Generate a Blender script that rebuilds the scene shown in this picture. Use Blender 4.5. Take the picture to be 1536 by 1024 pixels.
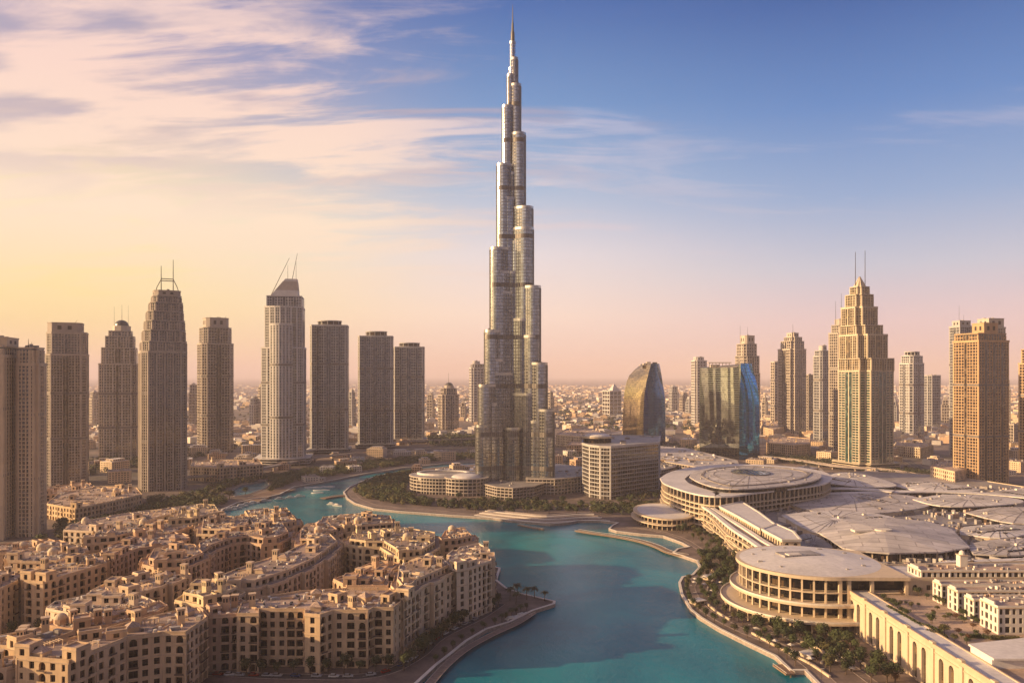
import bpy, math, random
from mathutils import Vector
from mathutils.geometry import tessellate_polygon
R = math.radians
random.seed(7)
for o in list(bpy.data.objects): bpy.data.objects.remove(o)
scene = bpy.context.scene
COL = scene.collection

# ---------------------------------------------------------------- camera
F, CX, HY, CH = 1200.0, 768.0, 563.0, 200.0      # focal length in photo pixels, principal column, horizon row, camera height
cam_data = bpy.data.cameras.new('camera')
cam_data.sensor_width = 36.0
cam_data.lens = 36.0 * F / 1536.0
cam_data.shift_y = (HY - 512.0) / 1536.0
cam_data.clip_start = 1.0
cam_data.clip_end = 200000.0
cam = bpy.data.objects.new('camera', cam_data); COL.objects.link(cam)
cam.location = (0, 0, CH); cam.rotation_euler = (R(90), 0, 0)
scene.camera = cam

# ---------------------------------------------------------------- sun
HAZE = 0.000055
SUN_EL, SUN_SIDE = 14.5, -0.12                    # elevation; how far behind the left it stands
sd = Vector((-1.0, SUN_SIDE, 0)).normalized()
to_sun = Vector((sd.x * math.cos(R(SUN_EL)), sd.y * math.cos(R(SUN_EL)), math.sin(R(SUN_EL))))
sun_data = bpy.data.lights.new('sun', 'SUN')
sun_data.energy = 5.0; sun_data.angle = R(0.5); sun_data.color = (1.0, 0.66, 0.33)
sun = bpy.data.objects.new('sun', sun_data); COL.objects.link(sun)
sun.rotation_euler = (-to_sun).to_track_quat('-Z', 'Y').to_euler()

# ---------------------------------------------------------------- exposure
scene.view_settings.view_transform = 'Standard'
scene.view_settings.look = 'None'
scene.view_settings.exposure = 0.78
scene.view_settings.gamma = 1.0
scene.render.engine = 'CYCLES'
cy = scene.cycles
cy.use_denoising = True
cy.max_bounces = 6; cy.diffuse_bounces = 2; cy.glossy_bounces = 3; cy.transmission_bounces = 2
cy.volume_bounces = 1; cy.transparent_max_bounces = 4
cy.caustics_reflective = False; cy.caustics_refractive = False
cy.sample_clamp_indirect = 4.0

def srgb(r, g, b):
    f = lambda c: (c/255.0/12.92) if c/255.0 <= 0.04045 else ((c/255.0+0.055)/1.055)**2.4
    return (f(r), f(g), f(b), 1.0)

# ---------------------------------------------------------------- world: dusk sky by direction
class NT:
    def __init__(s, tree): s.t = tree; s.t.nodes.clear()
    def n(s, kind, **kw):
        x = s.t.nodes.new(kind)
        for k, v in kw.items(): setattr(x, k, v)
        return x
    def l(s, a, b): s.t.links.new(a, b)
    def put(s, sock, v):
        if hasattr(v, 'is_output'): s.l(v, sock)
        else: sock.default_value = v
    def math(s, op, a, b=0.0, c=None, clamp=False):
        m = s.n('ShaderNodeMath', operation=op, use_clamp=clamp)
        s.put(m.inputs[0], a); s.put(m.inputs[1], b)
        if c is not None: s.put(m.inputs[2], c)
        return m.outputs[0]
    def step(s, v, a, b, lo=0.0, hi=1.0, kind='SMOOTHSTEP'):
        m = s.n('ShaderNodeMapRange', interpolation_type=kind)
        s.put(m.inputs['Value'], v); m.inputs['From Min'].default_value = a; m.inputs['From Max'].default_value = b
        m.inputs['To Min'].default_value = lo; m.inputs['To Max'].default_value = hi
        return m.outputs['Result']
    def mix(s, f, a, b, blend='MIX'):
        m = s.n('ShaderNodeMix', data_type='RGBA', blend_type=blend)
        s.put(m.inputs[0], f); s.put(m.inputs[6], a); s.put(m.inputs[7], b)
        return m.outputs[2]
    def ramp(s, f, stops, interp='LINEAR'):
        r = s.n('ShaderNodeValToRGB'); r.color_ramp.interpolation = interp
        e = r.color_ramp.elements
        while len(e) < len(stops): e.new(0.5)
        for q, (p, c) in zip(e, stops): q.position = p; q.color = c
        s.put(r.inputs[0], f); return r.outputs[0]
    def noise(s, vec, scale, detail=4, rough=0.55, dist=0.0):
        x = s.n('ShaderNodeTexNoise')
        if vec is not None: s.l(vec, x.inputs['Vector'])
        x.inputs['Scale'].default_value = scale; x.inputs['Detail'].default_value = detail
        x.inputs['Roughness'].default_value = rough; x.inputs['Distortion'].default_value = dist
        return x.outputs[0]
    def mapping(s, vec, scale=(1, 1, 1), rot=(0, 0, 0), loc=(0, 0, 0)):
        x = s.n('ShaderNodeMapping'); s.l(vec, x.inputs[0])
        x.inputs['Scale'].default_value = scale; x.inputs['Rotation'].default_value = rot; x.inputs['Location'].default_value = loc
        return x.outputs[0]

world = bpy.data.worlds.new('World'); scene.world = world; world.use_nodes = True
W = NT(world.node_tree)
tc = W.n('ShaderNodeTexCoord')
sep = W.n('ShaderNodeSeparateXYZ'); W.l(tc.outputs['Generated'], sep.inputs[0])
dx, dy, dz = sep.outputs
hor = W.math('SQRT', W.math('ADD', W.math('MULTIPLY', dx, dx), W.math('MULTIPLY', dy, dy)))
hor = W.math('MAXIMUM', hor, 0.001)
tel = W.math('MAXIMUM', W.math('DIVIDE', dz, hor), 0.0)            # tangent of the elevation
az = W.math('DIVIDE', dx, hor)                                     # -1 left, +1 right
front = W.math('DIVIDE', dy, hor)
tpos = W.math('MULTIPLY', tel, 1.6)
right = W.ramp(tpos, [(0.0, srgb(220, 188, 188)), (0.10, srgb(222, 198, 204)), (0.20, srgb(188, 196, 214)), (0.33, srgb(134, 168, 210)),
                      (0.50, srgb(80, 134, 196)), (0.70, srgb(32, 94, 164)), (1.0, srgb(14, 66, 136))])
mid = W.ramp(tpos, [(0.0, srgb(238, 204, 190)), (0.12, srgb(250, 226, 210)), (0.24, srgb(228, 220, 224)), (0.38, srgb(160, 186, 216)),
                    (0.54, srgb(102, 148, 200)), (0.74, srgb(54, 106, 174)), (1.0, srgb(36, 84, 152))])
left = W.ramp(tpos, [(0.0, srgb(252, 208, 146)), (0.14, srgb(255, 230, 158)), (0.30, srgb(255, 236, 190)), (0.44, srgb(226, 200, 188)),
                     (0.60, srgb(166, 160, 188)), (0.80, srgb(126, 136, 182)), (1.0, srgb(92, 112, 170))])
c = W.mix(W.step(az, -0.52, 0.02), left, mid)
c = W.mix(W.step(az, -0.02, 0.42), c, right)
# glow round the sun, left of the frame
dotn = W.n('ShaderNodeVectorMath', operation='DOT_PRODUCT'); W.l(tc.outputs['Generated'], dotn.inputs[0]); dotn.inputs[1].default_value = to_sun
glow = W.step(dotn.outputs['Value'], 0.68, 1.0)
glow = W.math('POWER', glow, 2.0)
c = W.mix(glow, c, (2.2, 1.5, 0.70, 1), 'ADD')
# the sky behind the photographer is duller
back = W.math('MULTIPLY', W.step(front, 0.25, -0.5), W.step(az, -0.85, -0.2))
backc = W.ramp(tpos, [(0.0, srgb(118, 112, 128)), (0.3, srgb(88, 98, 124)), (1.0, srgb(34, 48, 84))])
c = W.mix(W.math('MULTIPLY', back, W.math('SUBTRACT', 1.0, glow, clamp=True)), c, backc)
zen = W.step(tel, 0.62, 1.4)
c = W.mix(W.math('MULTIPLY', zen, 0.9), c, srgb(22, 36, 72))
# high cirrus
inv = W.math('DIVIDE', 1.0, W.math('ADD', dz, 0.16))
comb = W.n('ShaderNodeCombineXYZ'); W.l(W.math('MULTIPLY', dx, inv), comb.inputs[0]); W.l(W.math('MULTIPLY', dy, inv), comb.inputs[1])
pv = comb.outputs[0]
m1 = W.mapping(pv, scale=(0.75, 1.7, 1), rot=(0, 0, R(-24)), loc=(5.1, 2.9, 0))
n1 = W.noise(m1, 1.05, 11, 0.58, 1.2)
m2 = W.mapping(pv, scale=(1.0, 4.2, 1), rot=(0, 0, R(-18)), loc=(1.0, 0.4, 2))
n2 = W.noise(m2, 1.6, 8, 0.62, 1.3)
dens = W.math('ADD', W.math('MULTIPLY', n1, 0.62), W.math('MULTIPLY', n2, 0.38))
cover = W.step(az, 0.30, -0.40, 0.0, 0.125)
cl = W.step(W.math('ADD', dens, cover), 0.52, 0.66)
cl = W.math('MULTIPLY', cl, W.step(tel, 0.05, 0.20))
cl = W.math('MULTIPLY', cl, W.step(az, 0.30, -0.22, 0.26, 0.95))
ccol = W.ramp(tpos, [(0.0, srgb(255, 222, 184)), (0.3, srgb(255, 230, 204)), (0.55, srgb(252, 218, 204)), (1.0, srgb(214, 192, 202))])
ccolr = W.ramp(tpos, [(0.0, srgb(236, 210, 206)), (0.5, srgb(204, 198, 216)), (1.0, srgb(176, 182, 212))])
ccol = W.mix(W.step(az, -0.25, 0.15), ccol, ccolr)
# thicker undersides are mauve grey
n3 = W.noise(m1, 2.3, 5, 0.5, 0.4)
ccol = W.mix(W.math('MULTIPLY', W.step(n3, 0.45, 0.60), W.step(tel, 0.16, 0.34, 0.0, 0.85)), ccol, srgb(158, 156, 182))
c = W.mix(cl, c, ccol)
bg1 = W.n('ShaderNodeBackground'); W.l(c, bg1.inputs[0]); bg1.inputs[1].default_value = 0.60
sky = W.n('ShaderNodeTexSky', sky_type='NISHITA')
sky.sun_disc = False; sky.sun_elevation = R(SUN_EL); sky.sun_rotation = math.atan2(to_sun.x, to_sun.y)
bg2 = W.n('ShaderNodeBackground'); W.l(sky.outputs[0], bg2.inputs[0]); bg2.inputs[1].default_value = 0.0006
add = W.n('ShaderNodeAddShader'); W.l(bg1.outputs[0], add.inputs[0]); W.l(bg2.outputs[0], add.inputs[1])
wo = W.n('ShaderNodeOutputWorld'); W.l(add.outputs[0], wo.inputs[0])

# ---------------------------------------------------------------- from photo measurements to metres
def G(px, py, z=0.0):
    Y = (CH - z) * F / (py - HY)
    return ((px - CX) / F * Y, Y)
def Xat(px, Y): return (px - CX) / F * Y
def Zat(py, Y): return CH - (py - HY) / F * Y

# ---------------------------------------------------------------- materials
def principled(name):
    m = bpy.data.materials.new(name); m.use_nodes = True
    T = NT(m.node_tree)
    b = T.n('ShaderNodeBsdfPrincipled'); o = T.n('ShaderNodeOutputMaterial'); T.l(b.outputs[0], o.inputs[0])
    return m, T, b
def plain(name, col, rough=0.8, metal=0.0, var=0.16, scale=0.05, fine=1.2, bump=0.0):
    m, T, b = principled(name)
    g = T.n('ShaderNodeNewGeometry')
    n = T.math('ADD', T.math('MULTIPLY', T.noise(g.outputs['Position'], scale, 5, 0.6), 0.6), T.math('MULTIPLY', T.noise(g.outputs['Position'], fine, 3, 0.6), 0.4))
    lo = tuple(max(0, x * (1 - 2.2 * var)) for x in col[:3]) + (1,); hi = tuple(min(1, x * (1 + 2.2 * var)) for x in col[:3]) + (1,)
    T.l(T.ramp(n, [(0.3, lo), (0.7, hi)]), b.inputs['Base Color'])
    b.inputs['Roughness'].default_value = rough; b.inputs['Metallic'].default_value = metal
    if bump:
        bp = T.n('ShaderNodeBump'); bp.inputs['Strength'].default_value = bump; T.l(n, bp.inputs['Height']); T.l(bp.outputs[0], b.inputs['Normal'])
    return m
def streaked(name, col, rough=0.8, var=0.2):
    """plaster or stone with faint vertical rain streaks and patches"""
    m, T, b = principled(name)
    g = T.n('ShaderNodeNewGeometry')
    a = T.noise(T.mapping(g.outputs['Position'], scale=(0.35, 0.35, 0.035)), 1.0, 5, 0.62)
    d = T.noise(g.outputs['Position'], 0.06, 4, 0.6)
    n = T.math('ADD', T.math('MULTIPLY', a, 0.5), T.math('MULTIPLY', d, 0.5))
    lo = tuple(x * (1 - 2 * var) for x in col[:3]) + (1,); hi = tuple(min(1, x * (1 + 2 * var)) for x in col[:3]) + (1,)
    T.l(T.ramp(n, [(0.32, lo), (0.68, hi)]), b.inputs['Base Color'])
    b.inputs['Roughness'].default_value = rough
    return m
def glassy(name, col, alt, cell=(3.0, 3.0, 4.0), rough=0.12, metal=0.0, ior=1.7, share=0.75, wob=0.0):
    """window glass; each pane differs a little (blinds, tint)"""
    m, T, b = principled(name)
    g = T.n('ShaderNodeNewGeometry')
    sn = T.n('ShaderNodeVectorMath', operation='SNAP'); T.l(g.outputs['Position'], sn.inputs[0]); sn.inputs[1].default_value = cell
    wn = T.n('ShaderNodeTexWhiteNoise'); T.l(sn.outputs[0], wn.inputs[0])
    v = wn.outputs['Value']
    dark = T.mix(T.step(v, 0.0, share), tuple(x * 0.6 for x in col[:3]) + (1,), tuple(x * 1.35 for x in col[:3]) + (1,))
    T.l(T.mix(T.step(v, share, share + 0.03), dark, alt), b.inputs['Base Color'])
    b.inputs['Roughness'].default_value = rough; b.inputs['Metallic'].default_value = metal; b.inputs['IOR'].default_value = ior
    if wob:
        bp = T.n('ShaderNodeBump'); bp.inputs['Strength'].default_value = wob; bp.inputs['Distance'].default_value = 1.0
        T.l(T.math('ADD', T.noise(g.outputs['Position'], 0.03, 3), T.math('MULTIPLY', v, 0.02)), bp.inputs['Height']); T.l(bp.outputs[0], b.inputs['Normal'])
    return m
def banded(name, col, line, pitch, width, rough, metal, seam=0.0, wob=0.25):
    """curtain wall glass with floor seams (horizontal) and fine joints (vertical)"""
    m, T, b = principled(name)
    g = T.n('ShaderNodeNewGeometry'); s = T.n('ShaderNodeSeparateXYZ'); T.l(g.outputs['Position'], s.inputs[0])
    fr = T.math('FRACT', T.math('DIVIDE', s.outputs[2], pitch))
    k = T.math('LESS_THAN', fr, width)
    fl = T.math('FLOOR', T.math('DIVIDE', s.outputs[2], pitch))
    sn = T.n('ShaderNodeVectorMath', operation='SNAP'); T.l(g.outputs['Position'], sn.inputs[0]); sn.inputs[1].default_value = (4, 4, pitch)
    wn = T.n('ShaderNodeTexWhiteNoise'); T.l(sn.outputs[0], wn.inputs[0])
    base = T.mix(T.step(wn.outputs['Value'], 0, 1), tuple(x * 0.75 for x in col[:3]) + (1,), tuple(min(1, x * 1.2) for x in col[:3]) + (1,))
    T.l(T.mix(k, base, line), b.inputs['Base Color'])
    T.l(T.math('ADD', T.math('MULTIPLY', k, 0.35), rough), b.inputs['Roughness'])
    b.inputs['Metallic'].default_value = metal
    if not wob: return m
    bp = T.n('ShaderNodeBump'); bp.inputs['Strength'].default_value = wob; bp.inputs['Distance'].default_value = 1.0
    T.l(T.math('ADD', T.noise(g.outputs['Position'], 0.025, 2), T.math('MULTIPLY', wn.outputs['Value'], 0.012)), bp.inputs['Height']); T.l(bp.outputs[0], b.inputs['Normal'])
    return m
def panelled(name, col, seam, size=14.0, rough=0.6, var=0.25):
    """big roof sheet with laid panels, seams and stains"""
    m, T, b = principled(name)
    g = T.n('ShaderNodeNewGeometry')
    br = T.n('ShaderNodeTexBrick'); T.l(T.mapping(g.outputs['Position'], rot=(0, 0, R(17))), br.inputs[0])
    br.inputs['Scale'].default_value = 1.0; br.inputs['Brick Width'].default_value = size; br.inputs['Row Height'].default_value = size * 0.35
    br.inputs['Mortar Size'].default_value = size * 0.02; br.inputs['Mortar Smooth'].default_value = 0.3
    br.inputs['Color1'].default_value = tuple(x * (1 - var * 0.4) for x in col[:3]) + (1,); br.inputs['Color2'].default_value = tuple(min(1, x * (1 + var * 0.4)) for x in col[:3]) + (1,)
    br.inputs['Mortar'].default_value = seam
    n = T.ramp(T.noise(g.outputs['Position'], 0.03, 6, 0.65), [(0.35, (1 - var, 1 - var, 1 - var, 1)), (0.7, (1.1, 1.1, 1.1, 1))])
    T.l(T.mix(1.0, br.outputs['Color'], n, 'MULTIPLY'), b.inputs['Base Color'])
    b.inputs['Roughness'].default_value = rough
    return m
def foliage(name, col):
    m, T, b = principled(name)
    g = T.n('ShaderNodeNewGeometry'); oi = T.n('ShaderNodeObjectInfo')
    n = T.noise(g.outputs['Position'], 0.35, 4, 0.7)
    k = T.math('ADD', T.math('MULTIPLY', n, 0.7), T.math('MULTIPLY', oi.outputs['Random'], 0.3))
    T.l(T.ramp(k, [(0.25, tuple(x * 0.5 for x in col[:3]) + (1,)), (0.75, (col[0] * 1.7, col[1] * 1.4, col[2] * 1.1, 1))]), b.inputs['Base Color'])
    b.inputs['Roughness'].default_value = 0.75
    return m

M = {}
M['sand'] = streaked('sand_plaster', (0.64, 0.465, 0.295), 0.85, 0.14)
M['sand2'] = streaked('pale_sand_plaster', (0.68, 0.52, 0.36), 0.85, 0.13)
M['sand3'] = streaked('rose_sand_plaster', (0.58, 0.395, 0.26), 0.85, 0.14)
M['sand4'] = streaked('straw_plaster', (0.66, 0.52, 0.33), 0.85, 0.12)
M['sand5'] = streaked('clay_plaster', (0.52, 0.36, 0.25), 0.85, 0.15)
M['sand6'] = streaked('chalky_plaster', (0.70, 0.57, 0.44), 0.85, 0.10)
M['terrace'] = panelled('terrace_tiles', (0.54, 0.40, 0.31), (0.25, 0.17, 0.13, 1), 5.0, 0.85, 0.3)
M['terrace2'] = panelled('terrace_screed', (0.42, 0.315, 0.26), (0.2, 0.15, 0.12, 1), 7.0, 0.85, 0.35)
M['trim'] = plain('stone_trim', (0.60, 0.45, 0.31), 0.8, 0, 0.1)
M['pane'] = glassy('window_pane', (0.012, 0.011, 0.012), (0.10, 0.065, 0.04, 1), (2.6, 2.6, 5.6), 0.22, 0, 1.35, 0.86)
M['bar'] = plain('window_bar', (0.11, 0.075, 0.055), 0.6)
M['dark'] = plain('dark_recess', (0.02, 0.017, 0.015), 0.6)
M['unit'] = plain('roof_plant', (0.38, 0.35, 0.33), 0.7)
M['white'] = plain('white_render', (0.72, 0.66, 0.58), 0.7, 0, 0.08)
M['cream'] = streaked('cream_stone', (0.62, 0.50, 0.36), 0.8, 0.08)
M['roofsheet'] = panelled('pale_roof_sheet', (0.64, 0.59, 0.56), (0.42, 0.37, 0.35, 1), 34.0, 0.62, 0.35)
M['roofsheet2'] = panelled('grey_roof_sheet', (0.40, 0.37, 0.36), (0.2, 0.18, 0.17, 1), 12.0, 0.6, 0.4)
M['roofclean'] = plain('smooth_roof', (0.69, 0.65, 0.62), 0.6, 0, 0.12, 0.02, 0.3)
M['deckgrey'] = plain('roof_deck', (0.24, 0.21, 0.195), 0.85, 0, 0.35, 0.05, 0.6)
M['steel'] = plain('brushed_steel', (0.55, 0.53, 0.50), 0.30, 0.9, 0.06)
M['steeldark'] = plain('dark_steel', (0.10, 0.095, 0.09), 0.4, 0.6)
M['burjglass'] = banded('silver_glass', (0.50, 0.53, 0.57, 1), (0.30, 0.30, 0.29, 1), 5.6, 0.2, 0.12, 0.94, wob=0.02)
M['burjshade'] = banded('shaded_glass', (0.26, 0.27, 0.28, 1), (0.2, 0.19, 0.18, 1), 5.6, 0.2, 0.14, 0.85, wob=0.03)  # darker glass: the shade between the lobes is put into its colour
M['burjfin'] = plain('steel_fin', (0.42, 0.40, 0.37), 0.3, 0.8, 0.08)
M['burjband'] = plain('louvre_band', (0.16, 0.14, 0.13), 0.5, 0.3)
M['leaf'] = foliage('leaf_green', (0.042, 0.064, 0.020))
M['leaf2'] = foliage('olive_leaf', (0.075, 0.078, 0.026))
M['leaf3'] = foliage('rust_leaf', (0.11, 0.060, 0.028))
M['bark'] = plain('bark', (0.10, 0.07, 0.05), 0.9)
M['asphalt'] = plain('asphalt', (0.075, 0.068, 0.066), 0.85, 0, 0.2, 0.02)
M['roadpale'] = plain('pale_road', (0.33, 0.29, 0.27), 0.85, 0, 0.2, 0.02)
M['paving'] = panelled('promenade_paving', (0.27, 0.205, 0.175), (0.16, 0.12, 0.10, 1), 3.5, 0.85, 0.45)
M['quay'] = plain('quay_stone', (0.36, 0.29, 0.25), 0.85, 0, 0.2, 0.3)
M['boatwhite'] = plain('boat_white', (0.75, 0.72, 0.68), 0.35)
M['timber'] = plain('timber', (0.26, 0.17, 0.11), 0.8, 0, 0.2, 0.5)
M['tyre'] = plain('tyre', (0.02, 0.02, 0.02), 0.8)
M['carglass'] = plain('car_glass', (0.02, 0.022, 0.025), 0.1)
M['marking'] = plain('road_marking', (0.6, 0.57, 0.52), 0.8)

# ---------------------------------------------------------------- mesh collector
class MB:
    def __init__(s): s.v = []; s.f = []; s.mi = []; s.mats = []; s.cur = 0; s.smooth = False
    def use(s, m):
        if isinstance(m, str): m = M[m]
        if m not in s.mats: s.mats.append(m)
        s.cur = s.mats.index(m); return s
    def face(s, pts):
        i = len(s.v); s.v.extend(pts); s.f.append(tuple(range(i, i + len(pts)))); s.mi.append(s.cur)
    def box(s, cx, cy, z0, z1, lx, ly, rz=0.0):
        c, n = math.cos(rz), math.sin(rz)
        q = [(cx + x * c - y * n, cy + x * n + y * c) for x, y in ((-lx/2, -ly/2), (lx/2, -ly/2), (lx/2, ly/2), (-lx/2, ly/2))]
        s.prism(q, z0, z1, bottom=False)
    def prism(s, poly, z0, z1, top=True, bottom=False, sides=True):
        n = len(poly); i = len(s.v)
        s.v.extend((x, y, z0) for x, y in poly); s.v.extend((x, y, z1) for x, y in poly)
        if sides:
            for k in range(n):
                j = (k + 1) % n; s.f.append((i + k, i + j, i + n + j, i + n + k)); s.mi.append(s.cur)
        if top: s.f.append(tuple(range(i + n, i + 2 * n))); s.mi.append(s.cur)
        if bottom: s.f.append(tuple(reversed(range(i, i + n)))); s.mi.append(s.cur)
    def loft(s, rings, closed=True, cap=True, capbottom=False):
        n = len(rings[0]); i = len(s.v)
        for r in rings: s.v.extend(r)
        for a in range(len(rings) - 1):
            for k in range(n if closed else n - 1):
                j = (k + 1) % n; p = i + a * n
                s.f.append((p + k, p + j, p + n + j, p + n + k)); s.mi.append(s.cur)
        if cap: s.f.append(tuple(range(i + (len(rings) - 1) * n, i + len(rings) * n))); s.mi.append(s.cur)
        if capbottom: s.f.append(tuple(reversed(range(i, i + n)))); s.mi.append(s.cur)
    def ring(s, outer, inner, z0, z1, bottom=True):
        """a band between two outlines with the same number of points"""
        n = len(outer); i = len(s.v)
        s.v.extend((x, y, z0) for x, y in outer); s.v.extend((x, y, z1) for x, y in outer)
        s.v.extend((x, y, z1) for x, y in inner); s.v.extend((x, y, z0) for x, y in inner)
        for k in range(n):
            j = (k + 1) % n
            for a, b in ((0, 1), (1, 2), (2, 3)) + (((3, 0),) if bottom else ()):
                s.f.append((i + a*n + k, i + a*n + j, i + b*n + j, i + b*n + k)); s.mi.append(s.cur)
    def tube(s, p, q, r0, r1=None, n=6):
        r1 = r0 if r1 is None else r1
        p, q = Vector(p), Vector(q); d = (q - p).normalized()
        a = d.orthogonal().normalized(); b = d.cross(a)
        s.loft([[tuple(c + r * (math.cos(t) * a + math.sin(t) * b)) for t in [2 * math.pi * k / n for k in range(n)]] for c, r in ((p, r0), (q, max(r1, 0.01)))], cap=True)
    def dome(s, cx, cy, z, r, h, n=14, m=5):
        s.loft([[(cx + r * math.cos(e) * math.cos(2*math.pi*k/n), cy + r * math.cos(e) * math.sin(2*math.pi*k/n), z + h * math.sin(e)) for k in range(n)] for e in [math.pi / 2 * j / m * 0.97 for j in range(m + 1)]])
    def build(s, name, parent=None, smooth=False, loc=None):
        me = bpy.data.meshes.new(name)
        if loc: s.v = [(x - loc[0], y - loc[1], z - loc[2]) for x, y, z in s.v]
        me.from_pydata(s.v, [], s.f)
        for m in s.mats: me.materials.append(m)
        me.polygons.foreach_set('material_index', s.mi)
        if smooth: me.polygons.foreach_set('use_smooth', [True] * len(me.polygons))
        me.update()
        o = bpy.data.objects.new(name, me); COL.objects.link(o)
        if parent is not None: o.parent = parent
        if loc: o.location = loc
        return o

def tag(o, label=None, cat=None, group=None, kind=None):
    if label: o['label'] = label
    if cat: o['category'] = cat
    if group: o['group'] = group
    if kind: o['kind'] = kind
    return o
def thing(name, label, cat, group=None, loc=(0, 0, 0), rz=0.0):
    o = bpy.data.objects.new(name, None); COL.objects.link(o); o.location = loc; o.rotation_euler = (0, 0, rz)
    return tag(o, label, cat, group)
def part(mb, name, root, smooth=False, kind=None):
    """mesh given in world metres, linked as a part of a thing standing at root.location"""
    L = root.location
    mb.v = [(x - L.x, y - L.y, z - L.z) for x, y, z in mb.v]
    o = mb.build(name, root, smooth)
    if kind: o['kind'] = kind
    return o
def ccw(p):
    a = sum(p[i][0] * p[(i+1) % len(p)][1] - p[(i+1) % len(p)][0] * p[i][1] for i in range(len(p)))
    return list(p) if a > 0 else list(reversed(p))
def offset(p, d):
    """move every edge outwards by d (negative: inwards), mitred"""
    n = len(p); out = []
    for i in range(n):
        a, b, c = Vector(p[i-1]), Vector(p[i]), Vector(p[(i+1) % n])
        t1 = (b - a).normalized(); t2 = (c - b).normalized()
        n1 = Vector((t1.y, -t1.x)); n2 = Vector((t2.y, -t2.x))
        m = n1 + n2; L = m.length
        if L < 0.2: q = b + n1 * d
        else:
            m /= L; q = b + m * (d / max(0.45, m.dot(n1)))
        out.append((q.x, q.y))
    return out
def inside(x, y, p):
    r = False; n = len(p); j = n - 1
    for i in range(n):
        if (p[i][1] > y) != (p[j][1] > y) and x < (p[j][0]-p[i][0]) * (y-p[i][1]) / (p[j][1]-p[i][1]) + p[i][0]: r = not r
        j = i
    return r
def centre(p): return (sum(x for x, _ in p) / len(p), sum(y for _, y in p) / len(p))
def smooth_line(pts, k=6):
    """Catmull-Rom through the points"""
    out = []
    for i in range(len(pts) - 1):
        p0 = pts[max(0, i-1)]; p1 = pts[i]; p2 = pts[i+1]; p3 = pts[min(len(pts)-1, i+2)]
        for j in range(k):
            t = j / k
            out.append(tuple(0.5 * (2*p1[a] + (p2[a]-p0[a])*t + (2*p0[a]-5*p1[a]+4*p2[a]-p3[a])*t*t + (3*p1[a]-p0[a]-3*p2[a]+p3[a])*t**3) for a in (0, 1)))
    out.append(tuple(pts[-1])); return out
def strip(mb, line, w, z0, z1=None):
    """a band of width w along a line; flat sheet at z0, or solid from z0 to z1"""
    L = []; Rr = []
    for i, p in enumerate(line):
        a = Vector(line[max(0, i-1)]); b = Vector(line[min(len(line)-1, i+1)])
        t = (b - a).normalized(); nn = Vector((-t.y, t.x)) * w / 2
        L.append((p[0] + nn.x, p[1] + nn.y)); Rr.append((p[0] - nn.x, p[1] - nn.y))
    if z1 is None:
        for i in range(len(line) - 1): mb.face([(*Rr[i], z0), (*Rr[i+1], z0), (*L[i+1], z0), (*L[i], z0)])
    else:
        mb.loft([[(*L[i], z0), (*L[i], z1), (*Rr[i], z1), (*Rr[i], z0)] for i in range(len(line))], cap=True, capbottom=True)
# ================================================================ THE SETTING
WATER_Z = -2.4
lake_px_right = [(1300, 1100), (1225, 1024), (1207, 1006), (1185, 1006), (1162, 984), (1120, 964), (1078, 943), (1050, 926), (1035, 914), (1022, 892), (1018, 874),
                 (1023, 865), (1038, 862), (1049, 850), (1045, 841), (1022, 833), (1009, 829), (1016, 823), (1033, 820), (1022, 814), (995, 804), (960, 801), (925, 797),
                 (913, 793), (918, 788), (926, 784), (900, 781), (868, 781), (850, 784), (825, 786), (795, 783), (767, 781), (740, 777), (679, 773), (640, 770), (598, 767), (560, 763),
                 (532, 755), (520, 747), (515, 738), (524, 730), (539, 723), (562, 714), (617, 704), (690, 698), (760, 694)]
lake_px_left = [(760, 691), (690, 693), (649, 697), (600, 702), (549, 710), (500, 720), (442, 730), (420, 741), (404, 745), (380, 748), (356, 754), (334, 764), (330, 772)]
lake = [G(*p) for p in lake_px_right] + [G(*p) for p in lake_px_left]
hidden = [(-420, 1080), (-330, 1000), (-230, 950), (-140, 915), (-60, 880), (-12, 830)]
tip_px = [(745, 870), (760, 882), (785, 891), (812, 897), (833, 902), (832, 906), (800, 916), (786, 923), (766, 933), (730, 944), (700, 962), (678, 980), (655, 998), (628, 1023), (600, 1050), (560, 1110)]
lake += hidden + [G(*p) for p in tip_px]
lake = ccw(lake)
pond = ccw([G(*p) for p in [(345, 736), (362, 727), (398, 720), (404, 726), (396, 733), (372, 741), (352, 744)]])

outer = [(-45000, -1500), (45000, -1500), (45000, 90000), (-45000, 90000)]
mb = MB()
pm, T, b = principled('city_ground')
g = T.n('ShaderNodeNewGeometry'); P = g.outputs['Position']
s = T.n('ShaderNodeSeparateXYZ'); T.l(P, s.inputs[0])
n1 = T.noise(P, 0.0016, 6, 0.62); n2 = T.noise(P, 0.03, 5, 0.65)
sandc = T.ramp(n2, [(0.3, (0.15, 0.105, 0.085, 1)), (0.55, (0.24, 0.175, 0.14, 1)), (0.75, (0.33, 0.255, 0.21, 1))])
scrub = T.step(n1, 0.52, 0.60)
cfar = T.mix(T.math('MULTIPLY', scrub, 0.8), sandc, (0.060, 0.055, 0.035, 1))
vo = T.n('ShaderNodeTexVoronoi', feature='DISTANCE_TO_EDGE'); T.l(T.mapping(P, scale=(0.008, 0.008, 0.008)), vo.inputs['Vector']); vo.inputs['Scale'].default_value = 1.0
road = T.math('LESS_THAN', vo.outputs['Distance'], 0.045)
cfar = T.mix(T.math('MULTIPLY', road, 0.8), cfar, (0.11, 0.095, 0.09, 1))
near = T.ramp(T.noise(P, 0.045, 5, 0.65), [(0.3, (0.085, 0.065, 0.055, 1)), (0.5, (0.17, 0.125, 0.105, 1)), (0.7, (0.25, 0.19, 0.16, 1))])
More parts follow.
